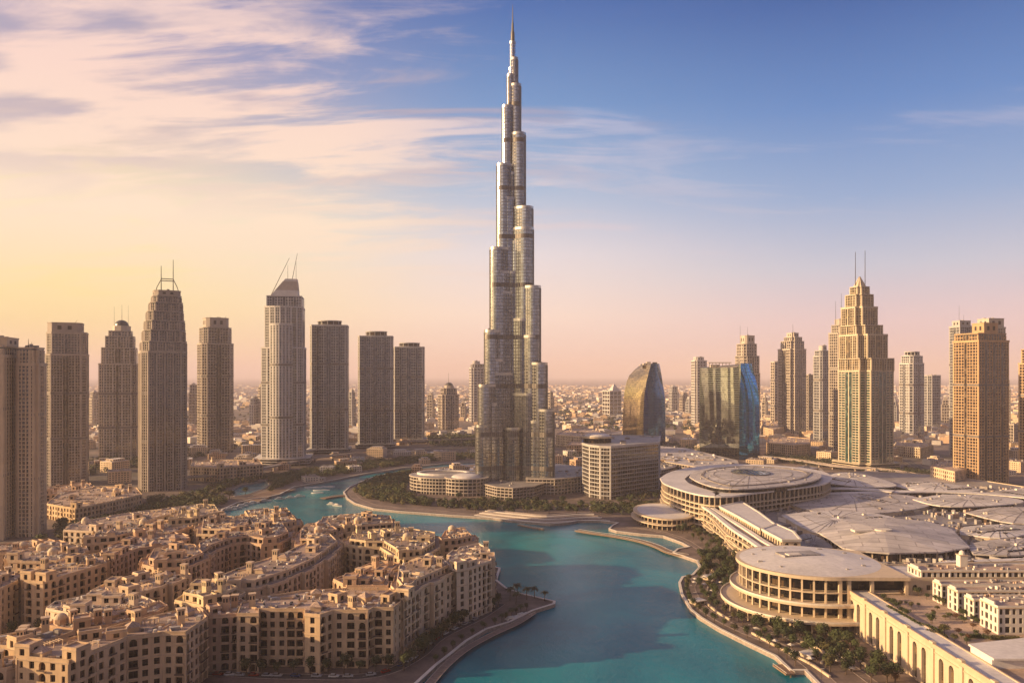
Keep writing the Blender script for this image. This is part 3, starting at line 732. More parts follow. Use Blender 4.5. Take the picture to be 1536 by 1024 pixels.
def lobe(outline, z1, z0=0.0, fins=True, dark=False):
    n = len(outline)
    for k in range(n):
        a, b = outline[k], outline[(k+1) % n]; flat_ = math.hypot(b[0]-a[0], b[1]-a[1]) > 7 or dark
        (gd if flat_ else gl).face([(*a, z0), (*b, z0), (*b, z1 - .5), (*a, z1 - .5)])
    rp_.prism(outline, z1 - 1.2, z1 - .48, sides=False)
    ra.ring(offset(outline, .5), offset(outline, -.4), z1 - 3.0, z1 + 1.4)
    for zz in (38, 96, 178, 262, 352, 436, 520, 604, 668):
        if zz < z1 - 12: BN.setdefault(zz, MB()).use('burjband').ring(offset(outline, .22), offset(outline, -.3), zz, zz + 7.5)
    if fins:
        for k in range(len(outline)):
            a, b = Vector(outline[k]), Vector(outline[(k+1) % len(outline)]); L = (b - a).length; t = (b - a) / max(L, .01); nr = Vector((t.y, -t.x))
            c = max(1, round(L / 5.0))
            for j in range(c):
                q = a + t * L * j / c + nr * .35; fn.box(q.x, q.y, z0, z1 - 3, .4, .8, math.atan2(t.y, t.x))
for ang, s_, r, top in lobes:
    lobe(capsule(ang, s_, r), Zat(top, YB))
    # lower shoulders either side of the nose
for ang, s_, r, top in ((AL, 44, 13.6, 604), (AR, 49, 13.6, 630), (AL, 36, 14, 540), (AR, 40, 14, 505), (AL, 26, 14.5, 410), (AR, 26, 14.5, 345), (AL, 30, 17.5, 560), (AL, 18, 17, 440), (AL, 9, 15.5, 300), (AR, 34, 17.5, 590), (AR, 22, 17, 480), (AR, 10, 15.5, 365), (AB, 30, 17, 520), (R(270), 7, 14, 410), (R(270), 3, 12.5, 262), (R(270), 22, 16, 640)):
    lobe(capsule(ang, s_, r), Zat(top, YB), dark=(abs(ang - R(270)) < .01 or r > 16.5))
circ = lambda r, n=12: [(BX + r * math.cos(2*math.pi*k/n), YB + r * math.sin(2*math.pi*k/n)) for k in range(n)]
lobe(circ(7.2), Zat(104, YB), 500, False); lobe(circ(5.0), Zat(64, YB), 500, False)
part(gl, 'glazing', root); part(gd, 'shaded_glazing', root); part(fn, 'fin', root, kind='stuff'); [part(b_, 'louvre_band', root) for b_ in BN.values()]; part(rp_, 'roof', root); part(ra, 'roof_rim', root, kind='stuff')
mb = MB(); mb.use('steeldark')
zs = Zat(64, YB); n_ = 10
mb.loft([[(x, y, z) for x, y in circ(r, n_)] for z, r in ((zs, 3.6), (zs + 18, 3.2), (zs + 18.2, 2.2), (zs + 34, 1.7), (zs + 34.2, 1.1), (Zat(12, YB), .45), (Zat(7, YB), .2))])
part(mb, 'spire', root, smooth=False)
# small davits on the setback roofs
mb = MB(); mb.use('steeldark')
for ang, s_, r, top in lobes[:14]:
    z = Zat(top, YB); d = Vector((math.cos(ang), math.sin(ang)))
    for k in (-.5, .2, .7): mb.box(BX + d.x * s_ + d.y * r * k, YB + d.y * s_ - d.x * r * k, z, z + 3.5 + 2 * k, 1.6, 1.6)
part(mb, 'roof_plant', root)

# curved podium wings at its foot
def drum_building(name, label, outline, h, nf, frame='fr_tan', glass='gl_brown', roof='roofsheet2', piers=7.0, cat='building', top=None, lip=1.6):
    outline = ccw(outline); c = centre(outline)
    root = thing(name, label, cat, loc=(c[0], c[1], 0))
    g_ = MB(); g_.use(glass); g_.prism(offset(outline, -1.6), 0, h - .6, top=False); part(g_, 'glazing', root)
    f_ = MB(); f_.use(frame)
    for i in range(nf):
        z = h * (i + 1) / nf
        f_.ring(offset(outline, lip if i == nf - 1 else .4), offset(outline, -2.2), z - (1.5 if i < nf - 1 else 1.8), z)
    part(f_, 'floor_edge', root)
    if piers:
        p_ = MB(); p_.use(frame)
        for k in range(len(outline)):
            a, b = Vector(outline[k]), Vector(outline[(k+1) % len(outline)]); L = (b - a).length; t = (b - a) / max(L, .01); nr = Vector((t.y, -t.x)); cn = max(1, round(L / piers))
            for j in range(cn):
                q = a + t * L * j / cn - nr * .6; p_.box(q.x, q.y, 0, h - 1.9, 1.1, 1.6, math.atan2(t.y, t.x))
        part(p_, 'pier', root, kind='stuff' if len(p_.f) > 500 else None)
    r_ = MB(); r_.use(roof); r_.prism(offset(outline, -1.5), h - .4, h + .05, sides=False); part(r_, 'roof', root)
    return root
def ellipse(cx, cy, a, b, n=40, a0=0.0, a1=360.0, rz=0):
    full = abs(a1 - a0) >= 360
    P = [(a * math.cos(R(a0 + (a1 - a0) * k / (n if full else n - 1))), b * math.sin(R(a0 + (a1 - a0) * k / (n if full else n - 1)))) for k in range(n)]
    c_, s_ = math.cos(R(rz)), math.sin(R(rz)); return [(cx + x * c_ - y * s_, cy + x * s_ + y * c_) for x, y in P]
def roof_bits(root, outline, z, n, seed=1, big=10):
    rnd = random.Random(seed); xs = [p[0] for p in outline]; ys = [p[1] for p in outline]; mb = MB(); c = 0; t = 0
    while c < n and t < 900:
        t += 1; x, y = rnd.uniform(min(xs), max(xs)), rnd.uniform(min(ys), max(ys))
        if not inside(x, y, offset(outline, -6)): continue
        c += 1; mb.use(rnd.choice(['unit', 'deckgrey', 'roofclean', 'unit'])); mb.box(x, y, z, z + rnd.uniform(1.2, 4), rnd.uniform(2, big), rnd.uniform(2, big * .6), rnd.choice([.3, .3, 1.2]))
    part(mb, 'roof_plant', root)
E1 = ellipse(Xat(672, 1395), 1395, 66, 52, 36)
r_ = drum_building('podium_building', 'long oval four-storey podium with banded floors left of the skyscraper foot', E1, 28, 5)
mb = MB(); mb.use('deckgrey'); mb.prism(ellipse(Xat(665, 1400), 1400, 44, 30, 30), 28.06, 29.5); mb.use('roofclean'); mb.ring(ellipse(Xat(665, 1400), 1400, 46, 32, 30), ellipse(Xat(665, 1400), 1400, 41, 27, 30), 28.1, 31.5); part(mb, 'roof_ring', r_)
E2 = ellipse(Xat(700, 1352), 1352, 36, 27, 30)
r_ = drum_building('podium_building', 'round drum with a shallow domed roof in front of the skyscraper foot', E2, 29, 5)
mb = MB(); mb.use('roofclean'); mb.dome(Xat(700, 1352), 1352, 29.06, 26, 5, 24, 4); part(mb, 'dome_roof', r_, smooth=True)
E3 = [G(790, 741), G(832, 742), G(876, 737), G(880, 722), G(838, 716), G(800, 716)]
r_ = drum_building('podium_building', 'low banded podium block between the skyscraper and the hotel slab', E3, 27, 5); roof_bits(r_, ccw(E3), 27.1, 14, 4)
E4 = [G(722, 742), G(745, 748), (BX, 1283), G(800, 747), G(820, 740), G(800, 728), G(735, 728)]
r_ = drum_building('podium_building', 'low glass entrance block at the very foot of the skyscraper', E4, 20, 4, 'fr_brown'); roof_bits(r_, ccw(E4), 20.1, 10, 5)

# hotel slab right of the tallest tower: curved west end, gridded front
HB = 1303.0
pts = smooth_line([G(884, 735), G(874, 737), G(878, 743), G(900, 748), G(915, 749.5)], 5) + [G(987, 738), G(985, 722), G(905, 722)]
hs = [G(x, y) for x, y in ((880, 728), (874, 734), (874, 740), (884, 745), (900, 748), (916, 749), (988, 738), (990, 722), (905, 718))]
root = thing('hotel_slab', 'wide gridded mid-rise hotel with a curved left end right of the skyscraper', 'hotel', loc=(*centre(hs), 0))
gl, fr, rf = MB(), MB(), MB()
tower_shell(gl, fr, rf, ccw(hs), 0, 85, style('fr_grey', 'gl_brown', bw=6.4, pw=.5, pd=.3, pp=1.1, ph=1.5, fh=6.8, roof='roofsheet2', strip=False, tech=False))
part(gl, 'glazing', root); part(fr, 'facade_frame', root); part(rf, 'roof', root)
mb = MB(); c = centre(hs); mb.use('pane'); mb.prism(ellipse(c[0] - 22, c[1] - 20, 24, 17, 24), 85, 93, top=False); mb.use('cream'); mb.prism(ellipse(c[0] - 22, c[1] - 20, 26, 19, 24), 93.01, 96)
mb.use('roofclean'); mb.dome(c[0] - 22, c[1] - 20, 96.01, 22, 5, 24, 4); part(mb, 'roof_drum', root)
roof_bits(root, ccw(hs), 85.1, 12, 9)

# ---------------------------------------------------------------- sail-shaped and mirror towers
def interp(tab, t):
    for (a, va), (b, vb) in zip(tab, tab[1:]):
        if t <= b: k = (t - a) / (b - a); return tuple(x + (y - x) * k for x, y in zip(va, vb))
    return tab[-1][1]
M['sail_sunlit'] = banded('sunlit_mirror', (0.52, 0.42, 0.24, 1), (0.12, 0.09, 0.06, 1), 5.2, 0.16, 0.07, 0.92, wob=0)  # golden sunlight on the blue glass is put into this face's colour
M['sail_blue'] = banded('blue_mirror', (0.02, 0.11, 0.30, 1), (0.02, 0.05, 0.12, 1), 8.0, 0.10, 0.06, 0.8, wob=0)
M['teal_mirror'] = banded('teal_mirror', (0.32, 0.33, 0.29, 1), (0.10, 0.12, 0.11, 1), 5.4, 0.12, 0.04, 0.95, wob=0)
M['azure_mirror'] = banded('azure_mirror', (0.03, 0.24, 0.62, 1), (0.02, 0.08, 0.2, 1), 8.0, 0.12, 0.04, 0.9, wob=0)
root = thing('sail_tower', 'sail-shaped tower with a left face coloured amber as if sunlit and a dark blue right face', 'tower', loc=(Xat(967, 2270), 2270, 0))
tab = [(545, (962, 976, 989)), (560, (945, 972, 992)), (575, (939, 968.5, 994)), (592, (936, 966, 997)), (630, (934, 964, 998)), (672, (934, 966, 998))]
lg, rb, bk = [], [], []
for i in range(15):
    py = 671 - (671 - 545) * i / 14; l, m_, r = interp(tab, py); z = Zat(py, 2270) if i else 0
    L, Mm, Rr = (Xat(l, 2345), 2345), (Xat(m_, 2270), 2262), (Xat(r, 2310), 2310)
    lg.append([(*((1-t) * L[0] + t * Mm[0], (1-t) * L[1] + t * Mm[1] - 5 * math.sin(math.pi * t)), z) for t in [k / 6 for k in range(7)]])
    rb.append([(*((1-t) * Mm[0] + t * Rr[0], (1-t) * Mm[1] + t * Rr[1] - 12 * math.sin(math.pi * t)), z) for t in [k / 6 for k in range(7)]])
    bk.append([(*Rr, z), ((L[0] + Rr[0]) / 2 + 15, 2392, z), (*L, z)])
# the left part is lower, stepping up to the ridge
mb = MB(); mb.use('sail_sunlit'); mb.loft(lg, closed=False, cap=False); part(mb, 'sunlit_face', root, smooth=True)
mb = MB(); mb.use('sail_blue'); mb.loft(rb, closed=False, cap=False); part(mb, 'blue_face', root, smooth=True)
mb = MB(); mb.use('sail_blue'); mb.loft(bk, closed=False, cap=False); mb.use('deckgrey'); mb.face([p for p in lg[-1]] + [p for p in rb[-1][1:]] + [bk[-1][1]]); part(mb, 'rear_face', root)
mb = MB(); mb.use('fr_tan')
zt = Zat(545, 2270)
for px, top in ((963, 548), (968, 545.5), (973, 543.5)): mb.box(Xat(px, 2300), 2306, zt - 6, Zat(top, 2300) + 2, 11, 20)
mb.use('steeldark'); mb.box(Xat(983, 2290), 2300, zt, zt + 4, 12, 10); part(mb, 'roof_step', root)

root = thing('mirror_tower', 'broad mirror-glass tower with a bright blue right face reflecting its neighbours', 'tower', loc=(Xat(1108, 1930), 1930, 0))
tabm = [(545, (1049.5, 1110, 1127)), (560, (1049.5, 1110, 1131)), (580, (1049, 1109, 1136.5)), (605, (1049, 1108, 1139)), (690, (1049, 1108, 1139.5))]
lg, rb, bk = [], [], []
for i in range(14):
    py = 690 - (690 - 545) * i / 13; l, m_, r = interp(tabm, py); z = Zat(py, 1910) if i else 0
    L, Mm, Rr = (Xat(l, 1985), 1985), (Xat(m_, 1905), 1900), (Xat(r, 1935), 1935)
    zl = min(z, Zat(551, 1930))
    lg.append([(*((1-t) * L[0] + t * Mm[0], (1-t) * L[1] + t * Mm[1] - 6 * math.sin(math.pi * t)), z if t > .9 else zl) for t in [k / 10 for k in range(11)]])
    rb.append([(*((1-t) * Mm[0] + t * Rr[0], (1-t) * Mm[1] + t * Rr[1] - 4 * math.sin(math.pi * t)), z) for t in [k / 5 for k in range(6)]])
    bk.append([(*Rr, z), (Xat(1112, 2010), 2010, z), (*L, zl)])
mb = MB(); mb.use('teal_mirror'); mb.loft(lg, closed=False, cap=False); part(mb, 'teal_face', root, smooth=True)
mb = MB(); mb.use('azure_mirror'); mb.loft(rb, closed=False, cap=False); part(mb, 'blue_face', root, smooth=True)
mb = MB(); mb.use('azure_mirror'); mb.loft(bk, closed=False, cap=False); mb.use('deckgrey'); mb.face([(x, y, z - 1.5) for x, y, z in lg[-1][:-1]] + [(x, y, z - 1.5) for x, y, z in rb[-1]] + [(x, y, z - 1.5) for x, y, z in bk[-1][1:2]]); part(mb, 'rear_face', root)
mb = MB(); mb.use('fr_tan'); zt = Zat(551, 1950)
for k in range(7): mb.box(Xat(1064 + k * 5, 1965), 1965, zt - 2, zt + 11, 1.2, 1.2)
mb.box(Xat(1079, 1965), 1965, zt + 11, zt + 13, 56, 14); mb.use('unit'); mb.box(Xat(1072, 1975), 1975, zt - 2, zt + 7, 22, 14); part(mb, 'roof_frame', root)
# ================================================================ SAND-COLOURED APARTMENT BLOCKS
def make_window(w, h, arch=False):
    """glass with a frame, a mullion and a transom; local x along the wall, y outwards, origin at the sill centre"""
    mb = MB(); mb.use('pane'); mb.face([(-w/2, 0, 0), (w/2, 0, 0), (w/2, 0, h), (-w/2, 0, h)])
    mb.use('bar')
    t = .16
    for x0, x1, z0, z1 in ((-w/2, -w/2+t, 0, h), (w/2-t, w/2, 0, h), (-w/2+t, w/2-t, 0, t), (-w/2+t, w/2-t, h-t, h), (-t/2, t/2, t, h-t), (-w/2+t, -t/2, h*.68, h*.68+t), (t/2, w/2-t, h*.68, h*.68+t)):
        mb.face([(x0, -.12, z0), (x1, -.12, z0), (x1, -.12, z1), (x0, -.12, z1)])
    me_o = mb.build('window'); me = me_o.data; bpy.data.objects.remove(me_o); return me
OPEN = {'W': (3.3, 4.1), 'N': (2.2, 3.8), 'L': (5.2, 4.9), 'A': (4.4, 5.0), 'D': (5.0, 5.2)}
WMESH = {k: make_window(*v) for k, v in OPEN.items()}

class Block:
    def __init__(s, name, label, cat, loc, wall, group=None):
        s.root = thing(name, label, cat, group, loc=loc)
        s.wall = MB(); s.wall.use(wall); s.wm = wall; s.trim = MB(); s.trim.use('trim'); s.roof = MB(); s.bal = MB(); s.wins = []
    def cells(s, poly, z0, z1, rnd, fh=6.2, ground=True, pattern=None, cell=6.2):
        nf = max(1, round((z1 - z0) / fh)); h = (z1 - z0) / nf
        for k in range(len(poly)):
            a, b = Vector(poly[k]), Vector(poly[(k+1) % len(poly)]); L = (b - a).length
            if L < .05: continue
            t = (b - a) / L; n = Vector((t.y, -t.x)); c = int(L / cell)
            P = lambda u, z, d=0.0: (a.x + t.x*u - n.x*d, a.y + t.y*u - n.y*d, z)
            if c < 1: s.wall.face([P(0, z0), P(L, z0), P(L, z1), P(0, z1)]); continue
            w = L / c
            pat = pattern or rnd.choice(['LWL', 'LWWL', 'WLLW', 'LLWLL', 'WLW', 'NLLN', 'NWLWN', 'WWLLWW'])
            an = math.atan2(t.y, t.x)
            for i in range(c):
                ty0 = pat[i % len(pat)]; u0, u1 = i * w, (i + 1) * w
                for f in range(nf):
                    za, zb = z0 + f * h, z0 + (f + 1) * h; ty = ty0
                    if f == 0 and ground: ty = 'D' if ty0 != 'N' else 'N'
                    elif f == nf - 1 and ty0 == 'L' and nf > 2: ty = 'A'
                    elif f == nf - 2 and ty0 == 'L' and nf > 4 and rnd.random() < .5: ty = 'A'
                    ow, oh = OPEN[ty]; ow = min(ow, w - 1.0); oh = min(oh, h - 1.1)
                    zo = za + (1.1 if ty in 'WN' else .45); 
                    if ty == 'D': zo = za + .05
                    zo = min(zo, zb - oh - .3); m = (u0 + u1) / 2; x0, x1, zt = m - ow/2, m + ow/2, zo + oh
                    D = {'W': .9, 'N': .8, 'L': 2.2, 'A': 1.8, 'D': 2.4}[ty]
                    Wl = s.wall
                    Wl.face([P(u0, za), P(x0, za), P(x0, zb), P(u0, zb)]); Wl.face([P(x1, za), P(u1, za), P(u1, zb), P(x1, zb)])
                    Wl.face([P(x0, za), P(x1, za), P(x1, zo), P(x0, zo)])
                    Wl.face([P(x0, zo), P(x1, zo), P(x1, zo, D), P(x0, zo, D)])
                    if ty in 'AD':
                        r = ow / 2; zc = zt - r if ty == 'A' else zt - r * .5; rz_ = zt - zc; K_ = 6
                        arc = [(m - r * math.cos(math.pi * q / K_), zc + rz_ * math.sin(math.pi * q / K_)) for q in range(K_ + 1)]
                        for q in range(K_):
                            (ua, va), (ub, vb) = arc[q], arc[q+1]
                            Wl.face([P(ua, va), P(ub, vb), P(ub, zb), P(ua, zb)]); Wl.face([P(ua, va, D), P(ub, vb, D), P(ub, vb), P(ua, va)])
                        zs = zc
                    else:
                        Wl.face([P(x0, zt), P(x1, zt), P(x1, zb), P(x0, zb)]); Wl.face([P(x0, zt, D), P(x1, zt, D), P(x1, zt), P(x0, zt)]); zs = zt
                    Wl.face([P(x0, zo, D), P(x0, zs, D), P(x0, zs), P(x0, zo)]); Wl.face([P(x1, zo), P(x1, zs), P(x1, zs, D), P(x1, zo, D)])
                    q = P(m, zo, D - .01); s.wins.append((q, an, ty, n, ow / OPEN[ty][0], oh / OPEN[ty][1]))
                    if ty in 'LA' and f > 0:                      # balcony with a parapet
                        q = a + t * m + n * .75; s.bal.use('trim'); s.bal.box(q.x, q.y, zo - .28, zo, ow + .5, 1.5, an)
                        q = a + t * m + n * 1.42; s.bal.use(s.wm if rnd.random() < .6 else 'bar'); s.bal.box(q.x, q.y, zo + .003, zo + .95, ow + .5, .16, an)
            # pilasters at the ends of long runs
            if L > 22:
                for u in [0.5, L - .5] + [w * 5 * j for j in range(1, int(c / 5) + 1) if w * 5 * j < L - 3]:
                    q = a + t * u + n * .22; s.trim.use(s.wm); s.trim.box(q.x, q.y, z0 + .01, z1 - .01, .95, .5, an)
    def cap(s, poly, z, par=1.5, roofm='terrace'):
        s.roof.use(roofm); s.roof.prism(poly, z - .3, z - .02, sides=False)
        s.trim.use('trim'); s.trim.ring(offset(poly, .45), offset(poly, -.05), z - .9, z - .25)
        s.trim.use(s.wm); s.trim.ring(offset(poly, .06), offset(poly, -.5), z - .26, z + par)
    def finish(s, windows=0):
        part(s.wall, 'wall', s.root); part(s.trim, 'cornice', s.root)
        if s.bal.v: part(s.bal, 'balcony', s.root, kind='stuff')
        part(s.roof, 'roof', s.root)
        L = s.root.location
        vis = [w for w in s.wins if (Vector(w[0][:2]) - Vector((0, 0))).dot(w[3]) < 0]
        vis.sort(key=lambda w: Vector(w[0]).length); chosen = vis[:windows]; ids = set(id(w) for w in chosen)
        for q, an, ty, n, sx, sz in chosen:
            o = bpy.data.objects.new('window', WMESH[ty]); COL.objects.link(o); o.parent = s.root
            o.location = (q[0] - L.x, q[1] - L.y, q[2] - L.z); o.rotation_euler = (0, 0, an); o.scale = (sx, 1, sz)
        mb = MB(); rest = [w for w in s.wins if id(w) not in ids]
        for q, an, ty, n, sx, sz in rest:
            me = WMESH[ty]; c_, s_ = math.cos(an), math.sin(an); base = len(mb.v)
            for v in me.vertices:
                x, y, z = v.co.x * sx, v.co.y, v.co.z * sz; mb.v.append((q[0] + x*c_ - y*s_, q[1] + x*s_ + y*c_, q[2] + z))
            for p in me.polygons:
                mb.use(me.materials[p.material_index].name and me.materials[p.material_index]); mb.f.append(tuple(base + i for i in p.vertices)); mb.mi.append(mb.cur)
        if mb.v: part(mb, 'window_glazing', s.root, kind='stuff')

def jogged(poly, rnd, depth=3.6, lo=16, hi=26):
    """break long straight fronts into bays that step in and out"""
    out = []
    n = len(poly)
    for k in range(n):
        a, b = Vector(poly[k]), Vector(poly[(k+1) % n]); L = (b - a).length; out.append(tuple(a))
        if L < 36: continue
        t = (b - a) / L; nr = Vector((t.y, -t.x)); u = rnd.uniform(9, 14); 
        while u < L - 24:
            w = min(rnd.uniform(lo, hi), L - 9 - u)
            for uu, d in ((u, 0), (u, depth), (u + w, depth), (u + w, 0)): q = a + t * uu + nr * d; out.append((q.x, q.y))
            u += w + rnd.uniform(12, 22)
    return out

def town_block(label, px, h=38.0, wall='sand', upper=True, windows=0, seed=1, extras=8, roofm='terrace', curved=False, jog=True, towers=1):
    rnd = random.Random(seed * 77 + 5)
    if seed < 31 and seed % 3 == 0: wall = ['sand4', 'sand5', 'sand6'][(seed // 3) % 3]
    poly = [G(x, y, h) for x, y in px]
    poly = ccw(poly)
    if curved:
        cl = poly + [poly[0]]; poly = smooth_line(cl, 3)[:-1]
    nf = max(1, round(h / 6.2))
    c = centre(poly)
    B = Block('apartment_block', label, 'apartment block', (c[0], c[1], 0), wall, 'sand-coloured apartment blocks of the old quarter')
    body = jogged(poly, rnd) if jog and not curved else poly
    B.cells(body, 0, h, rnd)
    B.trim.use('trim')
    B.trim.ring(offset(body, .30), offset(body, -.05), h / nf - .25, h / nf + .25)
    if nf > 4: B.trim.ring(offset(body, .26), offset(body, -.05), h * (nf - 2) / nf - .2, h * (nf - 2) / nf + .2)
    B.cap(body, h, 1.5, roofm)
    inner = offset(poly, -5.0)
    ok = min((Vector(inner[i]) - Vector(inner[i-1])).length for i in range(len(inner))) > 4 and all(inside(x, y, poly) for x, y in inner)
    if curved: ok = all(inside(x, y, poly) for x, y in inner)
    zr = h
    if upper and ok:
        zr = h + 5.2; B.cells(inner, h, zr, rnd, ground=False); B.cap(inner, zr, 1.1, 'terrace2')
        base = inner
    else: base = poly
    # roof pavilions, domes, lanterns, wind towers, plant
    xs = [p[0] for p in base]; ys = [p[1] for p in base]; placed = []; tries = 0
    pav = MB(); dm = MB(); wt = MB(); pl = MB(); lit = 0
    while len(placed) < extras and tries < 500:
        tries += 1; x, y = rnd.uniform(min(xs), max(xs)), rnd.uniform(min(ys), max(ys))
        k = min(range(len(poly)), key=lambda i: abs((Vector(poly[(i+1) % len(poly)]) - Vector(poly[i])).normalized().cross(Vector((x, y)) - Vector(poly[i]))))
        t = (Vector(poly[(k+1) % len(poly)]) - Vector(poly[k])); an = math.atan2(t.y, t.x)
        ty = rnd.choice('PPPPCCWCKKKTPD' if rnd.random() < .8 else 'PWC'); lx, ly = {'P': (rnd.uniform(9, 15), rnd.uniform(6, 9)), 'D': (8, 8), 'W': (4.6, 4.6), 'C': (rnd.uniform(8, 14), 5), 'K': (rnd.uniform(3, 7), 3), 'T': (7, 7)}[ty]
        cs = [(x + (ax*math.cos(an) - ay*math.sin(an)), y + (ax*math.sin(an) + ay*math.cos(an))) for ax, ay in ((-lx/2-1, -ly/2-1), (lx/2+1, -ly/2-1), (lx/2+1, ly/2+1), (-lx/2-1, ly/2+1))]
        if not all(inside(a, b, base) for a, b in cs): continue
        if any((Vector((x, y)) - Vector(q[:2])).length < (max(lx, ly) + q[2]) / 2 + 1 for q in placed): continue
        placed.append((x, y, max(lx, ly))); pav, dm, wt = MB(), MB(), MB()
        q = [(x + (ax*math.cos(an) - ay*math.sin(an)), y + (ax*math.sin(an) + ay*math.cos(an))) for ax, ay in ((-lx/2, -ly/2), (lx/2, -ly/2), (lx/2, ly/2), (-lx/2, ly/2))]
        z = zr
        if ty == 'P':
            hh = rnd.choice([4.6, 5.2, 6.0]); B.cells(q, z, z + hh, rnd, fh=hh, ground=False, pattern='W'); B.cap(q, z + hh, .9, 'terrace2')
        elif ty == 'D':
            pav.use(wall); pav.prism([(x + 4.4*math.cos(R(45*k+22)), y + 4.4*math.sin(R(45*k+22))) for k in range(8)], z, z + 3.4); dm.use('cream'); dm.dome(x, y, z + 3.403, 4.1, 3.6, 16, 5)
        elif ty == 'W':
            hh = rnd.uniform(7, 10); wt.use(wall); wt.box(x, y, z, z + hh, 4.4, 4.4, an); wt.use('dark')
            for d_ in range(4):
                aa = an + d_ * math.pi / 2
                for o_ in (-1, 1): wt.box(x + 2.21*math.cos(aa) - o_*math.sin(aa), y + 2.21*math.sin(aa) + o_*math.cos(aa), z + hh - 3.4, z + hh - .8, .06, 1.1, aa)
            wt.use('trim'); wt.box(x, y, z + hh, z + hh + .7, 5.2, 5.2, an)
        elif ty == 'C':
            pl.use('trim')
            for ax in (-lx/2 + .4, 0, lx/2 - .4):
                for ay in (-ly/2 + .4, ly/2 - .4): pl.box(x + ax*math.cos(an) - ay*math.sin(an), y + ax*math.sin(an) + ay*math.cos(an), z, z + 3, .5, .5, an)
            for j in range(7):
                ax = -lx/2 + .4 + (lx - .8) * j / 6; pl.box(x + ax*math.cos(an), y + ax*math.sin(an), z + 3.0, z + 3.3, .35, ly, an)
        elif ty == 'K':
            pl.use('unit'); pl.box(x, y, z, z + rnd.uniform(1.5, 3), lx, ly, an)
        elif ty == 'T':
            pav.use(wall); pav.prism(q, z, z + 3.0, top=False); dm.use('terrace'); qo = offset(ccw(q), .7)
            dm.loft([[(a, b, z + 3) for a, b in qo], [(x + (a - x) * .05, y + (b - y) * .05, z + 6) for a, b in qo]])
        for m_, nn in ((pav, 'pavilion'), (dm, 'dome' if ty == 'D' else 'hipped_roof'), (wt, 'wind_tower')):
            if m_.v: part(m_, nn, B.root)
    # raised corner turrets
    corners = sorted(range(len(poly)), key=lambda i: poly[i][1])[:3]
    for i in corners[:towers]:
        p0 = Vector(poly[i]); cc = Vector(c); q = p0 + (cc - p0).normalized() * 6.5
        if not inside(q.x, q.y, poly): continue
        t = Vector(poly[(i+1) % len(poly)]) - p0; an = math.atan2(t.y, t.x)
        cs = [(q.x + ax*math.cos(an) - ay*math.sin(an), q.y + ax*math.sin(an) + ay*math.cos(an)) for ax, ay in ((-5, -5), (5, -5), (5, 5), (-5, 5))]
        z0_ = zr if all(inside(a, b, base) for a, b in cs) else h
        B.cells(cs, z0_ - .0, z0_ + 7, rnd, fh=7, ground=False, pattern='W'); B.cap(cs, z0_ + 7, 1.0); 
    # small roof clutter: condensers, hatches, tanks and thin parapet walls between terraces
    clut = 0
    for _ in range(extras * 22):
        x, y = rnd.uniform(min(xs), max(xs)), rnd.uniform(min(ys), max(ys))
        if not inside(x, y, offset(base, -1.5)) or any((Vector((x, y)) - Vector(q[:2])).length < q[2] * .7 for q in placed): continue
        s_ = rnd.random()
        if s_ < .55: pl.use(rnd.choice(['unit', 'white', 'unit', 'steeldark'])); pl.box(x, y, zr, zr + rnd.uniform(.8, 1.8), rnd.uniform(1, 2.4), rnd.uniform(1, 2), rnd.random())
        elif s_ < .9:
            k = rnd.randrange(len(poly)); t = Vector(poly[(k+1) % len(poly)]) - Vector(poly[k]); an = math.atan2(t.y, t.x) + rnd.choice([0, math.pi/2]); L_ = rnd.uniform(4, 9)
            if inside(x + math.cos(an) * L_/2, y + math.sin(an) * L_/2, base) and inside(x - math.cos(an) * L_/2, y - math.sin(an) * L_/2, base): pl.use(wall); pl.box(x, y, zr, zr + 1.3, L_, .4, an)
        else: pl.use('white'); pl.prism([(x + 1.1*math.cos(R(60*k)), y + 1.1*math.sin(R(60*k))) for k in range(6)], zr, zr + 2)
    for m_, nn in ((pl, 'roof_plant'),):
        if m_.v: part(m_, nn, B.root, kind='stuff' if nn == 'roof_plant' else None)
    B.finish(windows)
    return B, poly

TB = town_block
# nearest, bottom of the photo
TB('low annex block at the bottom left corner in front of the long arcaded block', [(-60, 1012), (10, 1004), (26, 1000), (22, 986), (-40, 990)], 32, 'sand2', False, 40, 1, 4)
TB('long arcaded block along the bottom left with a bent front and broad terrace roof', [(24, 986), (103, 993), (144, 976), (191, 957), (244, 950), (278, 950), (311, 927), (296, 913), (262, 918), (184, 937), (132, 952), (76, 966), (24, 974)], 39, 'sand', False, 100, 2, 12, towers=2)
TB('recessed six-storey wing set back between the two front blocks', [(313, 925), (362, 922), (372, 905), (352, 896), (300, 912)], 37, 'sand2', False, 60, 3, 4, towers=0)
TB('broad front block with a raised centre facing the camera, left of the water', [(356, 922), (388, 922), (388, 915), (457, 915), (457, 922), (480, 924), (500, 917), (552, 917), (560, 913), (590, 913), (603, 902), (585, 884), (520, 884), (450, 888), (395, 897), (362, 905)], 38.5, 'sand', True, 100, 4, 12, towers=0)
TB('stepped waterfront wing between the front block and the end block', [(605, 900), (629, 886), (633, 881), (683, 858), (672, 845), (640, 838), (590, 858), (586, 880)], 40, 'sand2', True, 100, 5, 8)
TB('high end block nearest the stone spit, with tall loggias', [(685, 857), (702, 854), (737, 842), (735, 826), (718, 816), (690, 822), (672, 838)], 42, 'sand', True, 100, 6, 6)
TB('mid block with a pyramid roof behind the waterfront wing', [(520, 880), (582, 880), (588, 856), (600, 846), (570, 842), (535, 858), (500, 870)], 40, 'sand3', False, 0, 7, 8)
TB('wing along the courtyard whose front faces right', [(304, 881), (345, 886), (385, 884), (440, 866), (480, 846), (514, 820), (500, 806), (470, 812), (420, 838), (350, 862)], 38, 'sand2', True, 60, 8, 12)
